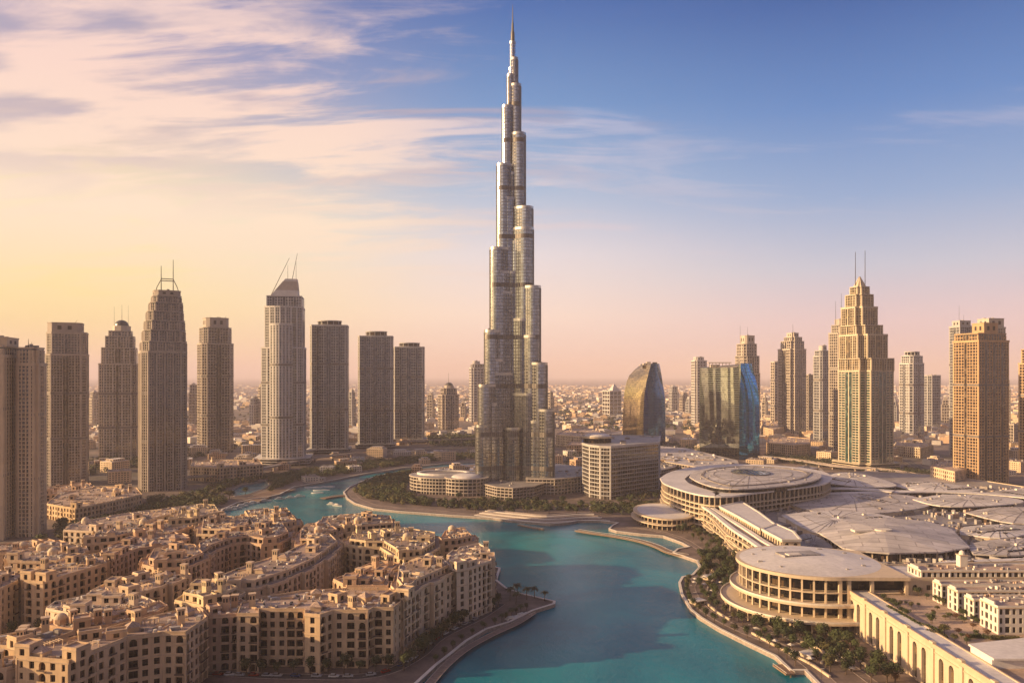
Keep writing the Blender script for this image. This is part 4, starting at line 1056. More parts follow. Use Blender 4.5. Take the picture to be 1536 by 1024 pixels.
TB('curved block with golden rounded corner behind the courtyard', [(516, 818), (545, 822), (570, 822), (589, 834), (606, 838), (638, 835), (660, 822), (660, 806), (610, 798), (560, 800), (522, 806)], 38, 'sand', True, 60, 9, 12, curved=False)
TB('waterside block right of the curved golden block', [(664, 820), (690, 818), (716, 812), (704, 800), (668, 797), (662, 806)], 36, 'sand3', True, 0, 10, 6)
TB('farthest waterside block by the lake, topped by small pavilions', [(470, 797), (520, 799), (597, 793), (592, 780), (540, 776), (478, 782)], 37, 'sand', True, 40, 11, 9)
TB('serpentine block with a wavy gridded front above the tree court', [(300, 842), (325, 826), (348, 817), (369, 814), (392, 818), (420, 815), (440, 805), (430, 790), (380, 792), (330, 803), (290, 824)], 38, 'sand2', True, 100, 12, 12)
TB('square block with a penthouse and dome between the street and serpentine block', [(213, 848), (238, 854), (281, 852), (314, 838), (300, 824), (262, 822), (222, 833)], 41, 'sand3', True, 80, 13, 6)
TB('block whose stair-stepped roof lies below the square penthouse block', [(135, 888), (190, 896), (240, 882), (287, 863), (268, 853), (225, 862), (165, 873)], 37, 'sand2', False, 80, 14, 12)
TB('arcaded block with a great dark arch, left of the middle street', [(69, 914), (110, 923), (165, 922), (200, 917), (234, 904), (210, 894), (130, 895), (82, 904)], 37, 'sand', False, 60, 15, 10)
TB('low-roofed block squeezed behind the long arcaded block', [(61, 938), (110, 946), (175, 937), (235, 920), (252, 910), (240, 903), (180, 915), (120, 922)], 36, 'sand3', False, 40, 16, 12)
TB('block at the left edge behind the long arcaded block', [(-60, 972), (0, 970), (34, 974), (75, 962), (112, 948), (60, 943), (0, 955), (-50, 962)], 37, 'sand', False, 50, 17, 10)
TB('small block with hipped roofs in the middle of the quarter', [(262, 902), (308, 911), (345, 903), (368, 890), (338, 880), (285, 886)], 38, 'sand2', True, 40, 18, 7)
TB('block with a turret on its near corner facing the leafy street at left', [(36, 872), (64, 874), (118, 858), (160, 846), (150, 830), (100, 839), (48, 856)], 39, 'sand', False, 80, 19, 9, towers=2)
TB('block cut by the left edge with pale square windows', [(-50, 892), (0, 884), (27, 872), (22, 858), (-40, 868)], 37, 'sand2', False, 50, 20, 6)
TB('long dim block bending round the parking court', [(162, 843), (180, 835), (205, 824), (252, 818), (285, 808), (262, 799), (235, 802), (190, 811), (152, 826)], 37, 'sand3', False, 60, 21, 11)
TB('shallow block with lit gables near the leftmost tall tower', [(12, 842), (85, 842), (128, 831), (122, 818), (60, 822), (16, 830)], 34, 'sand2', False, 0, 22, 8)
TB('low block beside the base of the leftmost towers', [(-30, 830), (60, 828), (102, 817), (72, 809), (15, 816), (-30, 820)], 28, 'sand3', False, 0, 23, 7)
TB('two-tier block with a gridded end wall, back left of the quarter', [(95, 796), (139, 798), (200, 785), (252, 773), (308, 768), (296, 758), (210, 768), (120, 783)], 37, 'sand', False, 0, 24, 12)
TB('block with a bright yellow rooftop pavilion at left', [(126, 817), (177, 813), (240, 799), (228, 790), (190, 790), (140, 804)], 34, 'sand2', True, 0, 25, 7)
TB('block with cross-shaped terraces left of the lake', [(204, 807), (240, 803), (290, 790), (278, 779), (232, 785), (192, 798)], 37, 'sand3', False, 0, 26, 8)
TB('lakeside block whose upper storey catches the light', [(256, 788), (290, 786), (336, 775), (328, 763), (300, 761), (262, 768)], 38, 'sand', True, 0, 27, 7)
TB('terraced block in the middle back of the quarter', [(295, 802), (345, 804), (376, 794), (382, 782), (340, 780), (298, 786)], 38, 'sand2', True, 0, 28, 8)
TB('lakeside block behind the serpentine one with an arcade along the water', [(373, 795), (406, 798), (452, 788), (441, 773), (398, 768), (360, 773)], 37, 'sand', True, 30, 29, 9)
TB('small golden-domed block at the inner corner near the far lakeside', [(442, 818), (480, 820), (500, 806), (514, 802), (498, 790), (455, 792), (444, 802)], 38, 'sand3', True, 0, 30, 7)
TB('separate long block with a fully gridded front near the two-pylon tower', [(70, 756), (86, 759), (113, 763), (160, 754), (213, 742), (205, 732), (150, 730), (86, 742)], 20, 'sand', False, 0, 31, 12, jog=False)
TB('low far block left of the separate gridded block', [(68, 742), (100, 741), (140, 732), (130, 724), (80, 730)], 16, 'sand3', False, 0, 32, 6)
TB('mid-rise golden gridded block behind the canal trees', [(285, 700), (330, 702), (394, 697), (390, 691), (330, 690), (288, 693)], 26, 'sand2', False, 0, 33, 8, jog=False)
# ================================================================ THE MALL
def sheet_roof(mb, outline, z, rise=0.0, shrink=.55, mat='roofsheet', thick=1.4, c=None):
    c = c or centre(outline); mb.use(mat)
    if rise:
        mid = [(c[0] + (x - c[0]) * shrink, c[1] + (y - c[1]) * shrink, z + rise * .8) for x, y in outline]
        mb.loft([[(x, y, z - thick) for x, y in outline], [(x, y, z) for x, y in outline], mid, [(c[0] + (x - c[0]) * .08, c[1] + (y - c[1]) * .08, z + rise) for x, y in outline]])
        mb.use('deckgrey'); n = len(outline)
        at = lambda i, k, zz: (c[0] + (outline[i % n][0] - c[0]) * k, c[1] + (outline[i % n][1] - c[1]) * k, zz)
        for i in range(0, n, max(1, n // 14)):      # standing seams and a walkway round the sheet
            for (k0, z0_), (k1, z1_) in (((.995, z), (shrink, z + rise * .8)), ((shrink, z + rise * .8), (.12, z + rise))):
                a_, b_ = Vector(at(i, k0, z0_)), Vector(at(i, k1, z1_)); s_ = (b_ - a_).cross(Vector((0, 0, 1))).normalized() * .45; up = Vector((0, 0, .22))
                mb.face([tuple(a_ - s_ + up), tuple(b_ - s_ + up), tuple(b_ + s_ + up), tuple(a_ + s_ + up)])
        for i in range(n):
            mb.face([at(i, shrink * 1.01, z + rise * .8 + .2), at(i + 1, shrink * 1.01, z + rise * .8 + .2), at(i + 1, shrink * .985, z + rise * .8 + .25), at(i, shrink * .985, z + rise * .8 + .25)])
    else: mb.prism(outline, z - thick, z)

# the low main hall whose roof carries everything
deck_px = [(1120, 742), (1090, 752), (1130, 790), (1180, 822), (1245, 868), (1300, 868), (1445, 872), (1560, 900), (1700, 870), (1640, 745), (1420, 712), (1300, 706), (1200, 710)]
deck = ccw([G(x, y, 18) for x, y in deck_px]); c0 = centre(deck)
mall = thing('shopping_mall', 'vast low shopping mall covered in pale overlapping roof sheets, right side', 'mall', loc=(*c0, 0))
mb = MB(); mb.use('cream'); mb.prism(deck, 0, 17.0, top=False); mb.use('roofsheet2'); mb.prism(deck, 16.9, 17.0, sides=False); mb.use('cream'); mb.ring(offset(deck, .3), offset(deck, -.6), 16.0, 18.2); part(mb, 'hall', mall)
plates = [ # outline in photo pixels, height, rise, material, dark window band below
 ([(1175, 752), (1240, 770), (1330, 768), (1395, 757), (1360, 742), (1270, 738), (1200, 742)], 23, 2.5, 'roofsheet', 0),
 ([(1172, 772), (1215, 795), (1262, 800), (1345, 780), (1300, 768), (1225, 766)], 24, 1.5, 'roofclean', 0),
 ([(1369, 748), (1410, 758), (1480, 758), (1536, 752), (1500, 744), (1420, 741)], 25, 2, 'roofclean', 1),
 ([(1448, 768), (1520, 784), (1600, 780), (1600, 764), (1500, 760)], 25, 3, 'roofsheet', 1),
 ([(1440, 800), (1500, 806), (1540, 800), (1560, 790), (1500, 786), (1446, 790)], 23, 2, 'roofclean', 0),
 ([(1460, 830), (1530, 832), (1600, 822), (1590, 808), (1500, 808), (1455, 816)], 24, 2, 'roofsheet', 1),
 ([(1395, 852), (1440, 862), (1520, 860), (1600, 850), (1600, 836), (1480, 838), (1410, 842)], 25, 1, 'roofclean', 1),
 ([(1480, 872), (1540, 882), (1620, 876), (1600, 864), (1510, 864)], 24, .5, 'roofsheet', 1),
 ([(1250, 852), (1350, 868), (1385, 862), (1390, 850), (1330, 846), (1268, 842)], 22, 1, 'roofsheet', 0),
 ([(1340, 728), (1400, 738), (1470, 735), (1440, 727), (1380, 722)], 22, 3, 'roofclean', 1),
 ([(1240, 724), (1300, 730), (1345, 727), (1300, 712), (1262, 708), (1235, 716)], 27, 2, 'roofclean', 1),
 ([(1480, 738), (1560, 748), (1640, 742), (1560, 730)], 22, 1, 'roofsheet', 1),
 ([(1186, 806), (1215, 826), (1240, 832), (1248, 818), (1215, 800)], 23, 1, 'roofsheet2', 0)]
for i, (px, z, rise, m_, band) in enumerate(plates):
    o_ = ccw(smooth_line([G(x, y, z) for x, y in px] + [G(*px[0], z)], 4)[:-1])
    mb = MB()
    if band:
        mb.use('pane'); mb.prism(offset(o_, -3), 17.05, z - 1.3, top=False)
    else: mb.use('cream'); mb.prism(offset(o_, -1), 17.05, z - 1.3, top=False)
    sheet_roof(mb, o_, z, rise, .6, m_); part(mb, 'roof_sheet', mall)
# curved clerestory ribs: dark glass strips running across the roofs
for px, z in (([(1100, 752), (1150, 746), (1220, 741), (1300, 738), (1400, 736), (1500, 741), (1600, 752)], 25), ([(1092, 742), (1150, 739), (1240, 732), (1300, 733), (1340, 736)], 27)):
    ln = smooth_line([G(x, y, z) for x, y in px], 6)
    mb = MB(); mb.use('pane'); strip(mb, ln, 9, 17.1, z - 1.5); mb.use('roofclean'); strip(mb, [(x, y) for x, y in ln], 20, z - 1.45, z); part(mb, 'clerestory', mall)
rnd = random.Random(21); mb = MB(); n_ = 0
while n_ < 1100:
    px, py = rnd.uniform(1120, 1560), rnd.uniform(728, 872); x, y = G(px, py, 20)
    if not inside(x, y, offset(deck, -5)): continue
    n_ += 1; mb.use(rnd.choice(['unit', 'white', 'deckgrey', 'deckgrey', 'terrace', 'unit'])); k = (n_ // 5) % 2
    mb.box(x, y, 17.02, 17 + rnd.uniform(1.5, 6.0 if n_ % 9 else 8.5), rnd.uniform(2, 5) * (3.4 if n_ % 6 == 0 else 1), rnd.uniform(1.6, 4), rnd.choice([R(17), R(17), R(107), R(50)]))
part(mb, 'roof_plant', mall, kind='stuff')
# rows of skylights and plant set on the roof sheets
for i, (px, z, rise, m_, band) in enumerate(plates):
    o_ = ccw([G(x, y, z) for x, y in px]); cc = centre(o_); rr = random.Random(i + 50); mb = MB(); an = R(rr.choice([17, 107, 40]))
    def hz_(x, y):
        f = max(0.0, min(1.0, 1 - min((Vector((x, y)) - Vector(cc)).length / 110, 1))); return z + rise * (.2 + .8 * f)
    for row in range(3):
        bx, by = cc[0] + rr.uniform(-60, 60), cc[1] + rr.uniform(-60, 60)
        for k in range(9):
            x, y = bx + math.cos(an) * 7 * k, by + math.sin(an) * 7 * k
            if inside(x, y, offset(o_, -7)): mb.use('pane'); mb.box(x, y, z - .5, hz_(x, y) + .9, 4.2, 2.6, an)
    for k in range(30):
        x, y = cc[0] + rr.uniform(-90, 90), cc[1] + rr.uniform(-90, 90)
        if inside(x, y, offset(o_, -6)): mb.use(rr.choice(['unit', 'white', 'deckgrey'])); mb.box(x, y, z - .5, hz_(x, y) + rr.uniform(.8, 2.6), rr.uniform(1.5, 6), rr.uniform(1.2, 3), an)
    if mb.v: part(mb, 'skylight', mall, kind='stuff')
# pipes and gutters along the sheets
mb = MB(); mb.use('deckgrey')
for j in range(26):
    px, py = rnd.uniform(1180, 1500), rnd.uniform(735, 868); x, y = G(px, py, 20); a = rnd.choice([R(17), R(107), R(60), R(140)]); L_ = rnd.uniform(30, 80)
    if inside(x + math.cos(a)*L_/2, y + math.sin(a)*L_/2, deck) and inside(x - math.cos(a)*L_/2, y - math.sin(a)*L_/2, deck): mb.box(x, y, 17.03, 18.2, L_, 1.2, a)
part(mb, 'roof_duct', mall)

# faceted pavilion roof
eave = [(1228, 798), (1264, 821), (1283, 825), (1334, 829), (1412, 827), (1455, 820), (1428, 793), (1392, 781), (1330, 776), (1262, 780)]
o_ = ccw([G(x, y, 27) for x, y in eave]); ap = G(1325, 795, 37)
pv_ = thing('faceted_pavilion', 'large faceted low-pyramid roof over a dark glass band, centre of the mall', 'pavilion', loc=(*ap, 17))
mb = MB(); mb.use('pane'); mb.prism(offset(o_, -6), 17.1, 26, top=False); part(mb, 'glass_band', pv_)
mb = MB(); mb.use('cream')
oi = offset(o_, -5.2)
for k in range(len(oi)):
    a, b = Vector(oi[k]), Vector(oi[(k+1) % len(oi)]); L_ = (b - a).length
    for j in range(max(1, round(L_ / 13))):
        q = a + (b - a) * j / max(1, round(L_ / 13)); mb.box(q.x, q.y, 17.1, 26, 1.3, 1.3, math.atan2((b-a).y, (b-a).x))
part(mb, 'column', pv_, kind='stuff')
mb = MB(); mb.use('roofsheet'); c = ap
mb.loft([[(x, y, 25.6) for x, y in offset(o_, -6)], [(x, y, 25.6) for x, y in o_], [(x, y, 27) for x, y in o_], [(c[0] + (x - c[0]) * .42, c[1] + (y - c[1]) * .42, 34) for x, y in o_], [(c[0] + (x - c[0]) * .10, c[1] + (y - c[1]) * .10, 37) for x, y in o_]]); part(mb, 'roof', pv_)
mb = MB(); mb.use('white'); mb.prism(ellipse(c[0], c[1], 9, 6, 12), 36.9, 38.4); mb.box(c[0] - 20, c[1] + 4, 35.2, 37.2, 22, 9, .1); part(mb, 'roof_lantern', pv_)

# big disc-roofed hall
D_px = [(992, 717), (997, 724), (1010, 730), (1028, 736), (1048, 741), (1072, 744), (1100, 743), (1130, 739), (1165, 735), (1205, 730), (1235, 725), (1246, 716), (1232, 707), (1195, 701), (1150, 697.5), (1097, 696.5), (1048, 700), (1010, 707)]
D = ccw(smooth_line([G(x, y, 45) for x, y in D_px] + [G(*D_px[0], 45)], 3)[:-1]); c1 = centre(D)
dh = thing('disc_hall', 'round mall hall under a wide double-disc roof with curving balcony bands', 'mall hall', loc=(*c1, 0))
mb = MB(); mb.use('pane'); mb.prism(offset(D, -5), 0, 43.5, top=False); part(mb, 'glazing', dh)
mb = MB(); mb.use('cream')
for i, (z, out) in enumerate(((7, 3.5), (14, 2.5), (20.5, 1.5), (27, 1), (33, .5))): mb.ring(offset(D, out), offset(D, -5.5), z - 1.5, z)
part(mb, 'balcony_band', dh)
mb = MB(); mb.use('cream')
Di = offset(D, -1.0); acc = 0
for k in range(len(Di)):
    a, b = Vector(Di[k]), Vector(Di[(k+1) % len(Di)]); L_ = (b - a).length; n_ = max(1, round(L_ / 9.5))
    for j in range(n_):
        q = a + (b - a) * j / n_; mb.box(q.x, q.y, 0, 43.4, 1.1, 1.8, math.atan2((b-a).y, (b-a).x))
part(mb, 'pier', dh, kind='stuff')
mb = MB(); mb.use('roofclean'); mb.ring(offset(D, 2.2), offset(D, -34), 43.5, 45.5); part(mb, 'roof_rim', dh)
mb = MB(); mb.use('deckgrey'); mb.prism(offset(D, -33.5), 40, 43); part(mb, 'roof_gully', dh)
E_px = [(1034, 714), (1048, 722), (1075, 730), (1108, 732), (1150, 730), (1195, 725), (1226, 718), (1230, 710), (1200, 703), (1150, 699), (1100, 698.5), (1060, 702), (1040, 707)]
E_ = ccw(smooth_line([G(x, y, 52) for x, y in E_px] + [G(*E_px[0], 52)], 3)[:-1])
mb = MB(); mb.use('pane'); mb.prism(offset(E_, -4), 43.05, 50, top=False); part(mb, 'disc_glazing', dh)
mb = MB(); cE = centre(E_); sheet_roof(mb, E_, 51.5, 3, .6, 'roofsheet', 1.6, cE); part(mb, 'disc_roof', dh)
mb = MB(); mb.use('deckgrey'); mb.ring(offset(E_, -16), offset(E_, -20), 51.2, 53.6); part(mb, 'roof_groove', dh)
mb = MB(); mb.use('gl_brown'); cs_ = G(1126, 709, 54); mb.prism(ellipse(cs_[0], cs_[1], 26, 34, 24), 54, 55.2)
mb.use('steeldark'); mb.ring(ellipse(cs_[0], cs_[1], 28, 37, 24), ellipse(cs_[0], cs_[1], 25, 33, 24), 53.9, 55.6)
for k in range(6): mb.box(cs_[0] - 20 + 8 * k, cs_[1], 55.21, 55.7, .8, 56 if 1 < k < 4 else 40)
part(mb, 'skylight', dh)
rnd = random.Random(3); mb = MB(); mb.use('unit')
for _ in range(40):
    k = rnd.randrange(len(E_)); p_ = Vector(E_[k]) * rnd.uniform(.72, .95) + Vector(cE) * 0; q = Vector(cE) + (Vector(E_[k]) - Vector(cE)) * rnd.uniform(.35, .9); mb.box(q.x, q.y, 51.8, 54.2, rnd.uniform(1.5, 5), rnd.uniform(1, 3), rnd.random())
part(mb, 'roof_plant', dh, kind='stuff')

# sweeping balconied wing running down to the rotunda
out_px = [(1020, 742), (1048, 756), (1069, 770), (1086, 784), (1100, 795), (1126, 812), (1146, 827)]; in_px = [(1168, 823), (1148, 812), (1130, 800), (1108, 786), (1087, 773), (1064, 758), (1046, 747)]
so = smooth_line([G(x, y, 29) for x, y in out_px], 4); si = smooth_line([G(x, y, 29) for x, y in in_px], 4); SW = ccw(so + si); cw_ = centre(SW)
sw = thing('balconied_wing', 'sweeping mall wing with woven curved balconies above the right promenade', 'mall wing', loc=(*cw_, 0))
mb = MB(); mb.use('pane'); mb.prism(offset(SW, -3.5), 0, 28, top=False); part(mb, 'glazing', sw)
mb = MB(); mb.use('cream')
def wavy(line, z, amp, ph, w, th):
    L = []
    for i, p in enumerate(line): L.append((*p, z + amp * math.sin(ph + i * .55)))
    for i in range(len(line)):
        pass
    rings = []
    for i, (x, y, zz) in enumerate(L):
        a = Vector(line[max(0, i-1)]); b = Vector(line[min(len(line)-1, i+1)]); t = (b - a).normalized(); n = Vector((-t.y, t.x)) * w / 2
        rings.append([(x + n.x, y + n.y, zz - th), (x + n.x, y + n.y, zz), (x - n.x, y - n.y, zz), (x - n.x, y - n.y, zz - th)])
    return rings
for i, (z, amp) in enumerate(((6, .8), (11.5, 2.0), (17, 2.4), (22.5, 1.6), (20, 3.0), (13.5, 3.0))):
    mb.loft(wavy(so, z, amp, i * 1.1, 5 - (i > 3) * 2, 1.1), cap=True, capbottom=True)
part(mb, 'balcony_band', sw)
mb = MB(); mb.use('cream')
for i in range(0, len(so), 1):
    p = so[i]; mb.box(p[0] + 1.2, p[1], 0, 27.5, 1.0, 1.4, .9)
part(mb, 'pier', sw)
mb = MB(); mb.use('roofclean'); mb.ring(offset(SW, 1.2), offset(SW, -4), 27.6, 30.2); mb.use('terrace2'); mb.prism(offset(SW, -3.9), 28.0, 28.6, sides=False); part(mb, 'roof', sw)
# upper galleria beside it: lit arcade with two pale roofs
for lab, px in (('longer galleria roof with a lit arcade, upper half of the terrace wing', [(1080, 759), (1105, 772), (1140, 792), (1162, 786), (1138, 768), (1112, 752)]), ('shorter galleria roof with a rounded grey end, lower half of the terrace wing', [(1144, 793), (1174, 809), (1200, 809), (1190, 797), (1165, 786)])):
    P_ = ccw([G(x, y, 36) for x, y in px]); cp = centre(P_)
    B = Block('galleria', lab, 'galleria', (*cp, 0), 'cream'); rr = random.Random(5); B.cells(P_, 0, 34.2, rr, fh=6.8, pattern='LLLL', cell=6.5)
    B.roof.use('roofclean'); B.roof.prism(offset(P_, 1.2), 34.2, 36.0, bottom=True); B.trim.use('white'); B.trim.ring(offset(P_, 1.5), offset(P_, -.6), 35.6, 36.7); B.finish(0)
# low disc terrace at the waterside
for i, (z, a, b_) in enumerate(((7, 40, 44), (14, 36, 40))): pass
cx_, cy_ = G(999, 775, 10)
o7 = ellipse(cx_, cy_ + 20, 36, 62, 36)
r_ = drum_building('disc_terrace', 'low two-layered disc terrace by the inlet, left of the big disc hall', o7, 15, 2, 'cream', 'pane', 'roofclean', 12, 'terrace', lip=4)
mb = MB(); mb.use('cream'); mb.ring(offset(o7, 7), offset(o7, -1), 6.2, 7.4); part(mb, 'balcony_band', r_)

# rotunda in front
RX, RY, RR = 254.0, 686.0, 58.0
rt = thing('rotunda', 'big drum-shaped glass rotunda with stepped terraces and a flat disc roof', 'rotunda', loc=(RX, RY, 0))
def drum(r, yadd=0.0, n=44): # round towards the lake, cut flat at the right
    p = [(RX + r * math.cos(R(a)), RY + r * math.sin(R(a))) for a in [82 + (278 - 82) * k / n for k in range(n + 1)]]
    return p
def dplan(r): # D-shape with a straight wing to the right
    p = drum(r); return ccw(p + [(RX + 58, RY - r), (RX + 58, RY + r * .6)])
mb = MB(); mb.use('pane'); mb.prism(dplan(49), 0, 40, top=False); part(mb, 'glazing', rt)
mb = MB(); mb.use('cream')
for z, r, t in ((9.5, 73, 1.6), (21, 65, 1.8), (29.5, 58, .9)):
    p = dplan(r); 
    mb.ring(p, offset(dplan(51), -.5), z - t, z)
    if r > 60:
        mb.use('white'); mb.ring(p, offset(p, -.5), z + .003, z + 1.3); mb.use('cream')
part(mb, 'terrace_slab', rt)
mb = MB(); mb.use('cream')
for a in range(92, 272, 9): mb.box(RX + 56.5 * math.cos(R(a)), RY + 56.5 * math.sin(R(a)), 0, 39.6, 1.7, 1.4, R(a))
for a in range(98, 272, 11): mb.box(RX + 69 * math.cos(R(a)), RY + 69 * math.sin(R(a)), 0, 7.8, 1.1, 1.1, R(a))
for x in (RX + 4, RX + 11, RX + 29, RX + 56): mb.box(x, RY - 56.8, 0, 39.6, 2.6, 2.6)
part(mb, 'column', rt)
mb = MB(); sheet_roof(mb, dplan(60), 42, 0, .5, 'cream', 2.6); mb.use('roofclean'); q = [(RX + 57 * math.cos(R(a)), RY + 57 * math.sin(R(a))) for a in range(0, 360, 10)]
mb.loft([[(x, y, 42.02) for x, y in q], [(RX + (x - RX) * .5, RY + (y - RY) * .5, 44.6) for x, y in q], [(RX + (x - RX) * .08, RY + (y - RY) * .08, 45.4) for x, y in q]]); part(mb, 'roof', rt)
mb = MB(); mb.use('roofsheet2'); mb.box(RX - 6, RY + 8, 44.6, 46.2, 34, 16, .2); mb.use('white'); mb.box(RX - 12, RY + 2, 46.2, 47, 12, 7, .2); mb.use('unit')
for k in range(10): mb.box(RX + 46 * math.cos(k * 1.7), RY + 42 * math.sin(k * 1.7), 42, 44, 2 + k % 3, 2)
part(mb, 'roof_plant', rt)
# flat-fronted wing right of the rotunda
wg = ccw([(RX + 58.3, RY - 56), (RX + 58.3, RY - 12), (470, 690), (470, 632), (RX + 90, 630)])
B = Block('flat_wing', 'plain flat-roofed wing with strip windows between rotunda and white villas', 'mall wing', (400, 655, 0), 'cream'); B.cells(wg, 0, 40, random.Random(8), fh=9.8, pattern='LWLL', cell=9)
B.roof.use('roofsheet'); B.roof.prism(wg, 39, 40.02, sides=False); B.trim.use('cream'); B.trim.ring(offset(wg, .4), offset(wg, -.8), 38.6, 41.2); B.finish(20)

# long cream facade with tall arches, roof garden behind it
FX = 266.0; H = 30.0
fr = thing('arcade_building', 'long cream building with giant arched windows lit by the low sun, bottom right', 'building', loc=(FX + 60, 520, 0))
mb = MB(); mb.use('cream')
y = 634.0; bays = []
def wall_bay(mb, y0, y1, z0, z1, openings, x=FX, D=2.0):
    """wall facing left between y1 (far) and y0 (near); openings are (yc, width, z bottom, z top, arched)"""
    P = lambda yy, zz, d=0.0: (x + d, yy, zz)
    cur = y1; wins = []
    for yc, w, zb, zt, ar in sorted(openings, reverse=True):
        a, b = yc + w/2, yc - w/2
        mb.face([P(cur, z0), P(a, z0), P(a, z1), P(cur, z1)]); mb.face([P(a, z0), P(b, z0), P(b, zb), P(a, zb)])
        K_ = 8; r = w / 2; zc = zt - r if ar else zt
        arc = [(yc + r * math.cos(math.pi * q / K_), zc + (r * math.sin(math.pi * q / K_) if ar else 0)) for q in range(K_ + 1)] if ar else [(a, zt), (b, zt)]
        for q in range(len(arc) - 1):
            (ya, va), (yb, vb) = arc[q], arc[q+1]
            mb.face([P(ya, va), P(yb, vb), P(yb, z1), P(ya, z1)]); mb.face([P(ya, va, D), P(yb, vb, D), P(yb, vb), P(ya, va)])
        mb.face([P(a, zb), P(a, zc), P(a, zc, D), P(a, zb, D)]); mb.face([P(b, zb, D), P(b, zc, D), P(b, zc), P(b, zb)])
        wins.append((yc, w, zb, zt)); cur = b
    mb.face([P(cur, z0), P(y0, z0), P(y0, z1), P(cur, z1)])
    return wins
ops = []
yy = 634
for grp in ((8, 17, 'a'), (9, 7, 's'), (30, 12, 'a'),): pass
Y0, Y1 = 380.0, 634.0
k = 0; yc = Y1 - 8
while yc > Y0 + 8:
    if k % 3 == 2: ops += [(yc, 3.2, 1.5, 23.0, False)]; yc -= 9.5
    else: ops += [(yc, 5.6, .5, 24.5, True)]; yc -= 11.5
    k += 1
wins = wall_bay(mb, Y0, Y1, 0, H, ops)
mb.face([(FX, Y1, 0), (FX, Y1, H), (FX + 90, Y1, H), (FX + 90, Y1, 0)]); mb.face([(FX, Y0, 0), (FX + 160, Y0, 0), (FX + 160, Y0, H), (FX, Y0, H)])
part(mb, 'wall', fr)
mb = MB(); mb.use('trim'); 
for z0_, z1_, pr in ((H - 1.4, H + 1.3, .7), (25.8, 26.4, .35), (1.0, 1.4, .3)): mb.box(FX + .2 - pr/2, (Y0 + Y1) / 2, z0_, z1_, pr + .6, Y1 - Y0 + 1)
part(mb, 'cornice', fr)
mb = MB(); mb.use('cream')
yc = Y1 - 31.5 
while yc > Y0 + 5: mb.box(FX - .5, yc, 0, H - 1.5, 1.2, 3.4); mb.box(FX - .5, yc, H + 1.31, H + 2.6, 2.4, 4.4); yc -= 32.5
part(mb, 'pilaster', fr)
for yc, w, zb, zt in wins:
    m2 = MB(); m2.use('gl_gold'); m2.face([(FX + 1.95, yc + w/2, zb), (FX + 1.95, yc - w/2, zb), (FX + 1.95, yc - w/2, zt), (FX + 1.95, yc + w/2, zt)])
    m2.use('bar')
    for z in range(int(zb) + 4, int(zt), 4): m2.box(FX + 1.8, yc, z, z + .35, .2, w)
    for d in (-w/6, w/6) if w > 4 else (0,): m2.box(FX + 1.78, yc + d, zb, zt, .22, .22)
    part(m2, 'window', fr)
mb = MB(); mb.use('roofclean'); mb.prism([(FX + .4, Y0), (FX + 15, Y0), (FX + 15, Y1), (FX + .4, Y1)], H - .6, H - .2, sides=False)
mb.use('terrace'); mb.prism([(FX + 15, Y0), (FX + 330, Y0), (FX + 330, Y1 - 6), (FX + 15, Y1 - 2)], 27.4, 28.0); mb.use('trim'); mb.box(FX + 15, (Y0 + Y1) / 2, 28, 30.3, 1.2, Y1 - Y0); part(mb, 'roof_terrace', fr)
mb = MB(); mb.use('roofclean')
a_, b__ = G(1408, 972, 30), G(1536, 966, 30)
mb.prism(ccw([(FX + 16, 492), (FX + 16, 470), (FX + 200, 470), (FX + 200, 500), (FX + 60, 503)]), 28.02, 33.5, top=False); mb.prism(ccw([(FX + 15.8, 494), (FX + 15.8, 468), (FX + 202, 468), (FX + 202, 503), (FX + 60, 506)]), 33.5, 34.6, bottom=True); part(mb, 'flat_canopy', fr)
mb = MB(); mb.use('pane'); mb.box(FX + 130, 468.9, 28.3, 33, 110, .5); part(mb, 'canopy_glazing', fr)

# five white villas standing in a row on the roof terrace
VX = 323.0
specs = [('farthest white villa of the rooftop row, with a small corner tower', 632, 653, 45.5, 96, 1), ('second farthest white villa of the rooftop row, lower than its neighbours', 602, 614, 42.5, 92, 0), ('middle white villa of the five on the rooftop', 580, 593, 43.5, 90, 0), ('second nearest white villa of the rooftop row', 560, 571, 43.0, 90, 0), ('nearest white villa of the rooftop row, cut by the right edge', 532, 552, 46.0, 88, 0)]
for lab, ya, yb, top, lx, tw in specs:
    P_ = [(VX, ya), (VX + lx, ya), (VX + lx, yb), (VX, yb)]
    B = Block('white_villa', lab, 'villa', (VX + lx/2, (ya + yb)/2, 28), 'white', 'white villas on the roof terrace')
    B.cells(P_, 28, top, random.Random(int(top * 10)), fh=5.6, ground=False, pattern='NWN', cell=4.4)
    B.cap(P_, top, 1.0, 'terrace'); 
    B.trim.use('white'); B.trim.box(VX + .4, (ya + yb) / 2, top + 1.0, top + 2.6, 1.0, (yb - ya) * .6)
    pl = MB(); rr = random.Random(int(ya))
    for _ in range(26): pl.use(rr.choice(['unit', 'deckgrey', 'terrace', 'white'])); pl.box(VX + rr.uniform(8, lx - 5), rr.uniform(ya + 2, yb - 2), top, top + rr.uniform(.8, 2.4), rr.uniform(1, 4), rr.uniform(1, 2.5), rr.random() * .4)
    part(pl, 'roof_plant', B.root, kind='stuff')
    if tw:
        m2 = MB(); m2.use('white'); m2.box(VX + 42, yb - 4, top, top + 9, 6, 6); m2.use('trim'); m2.box(VX + 42, yb - 4, top + 9, top + 9.6, 7, 7); m2.use('white'); m2.dome(VX + 42, yb - 4, top + 9.61, 2.4, 3.4, 10, 4); part(m2, 'corner_tower', B.root)
    B.finish(40)

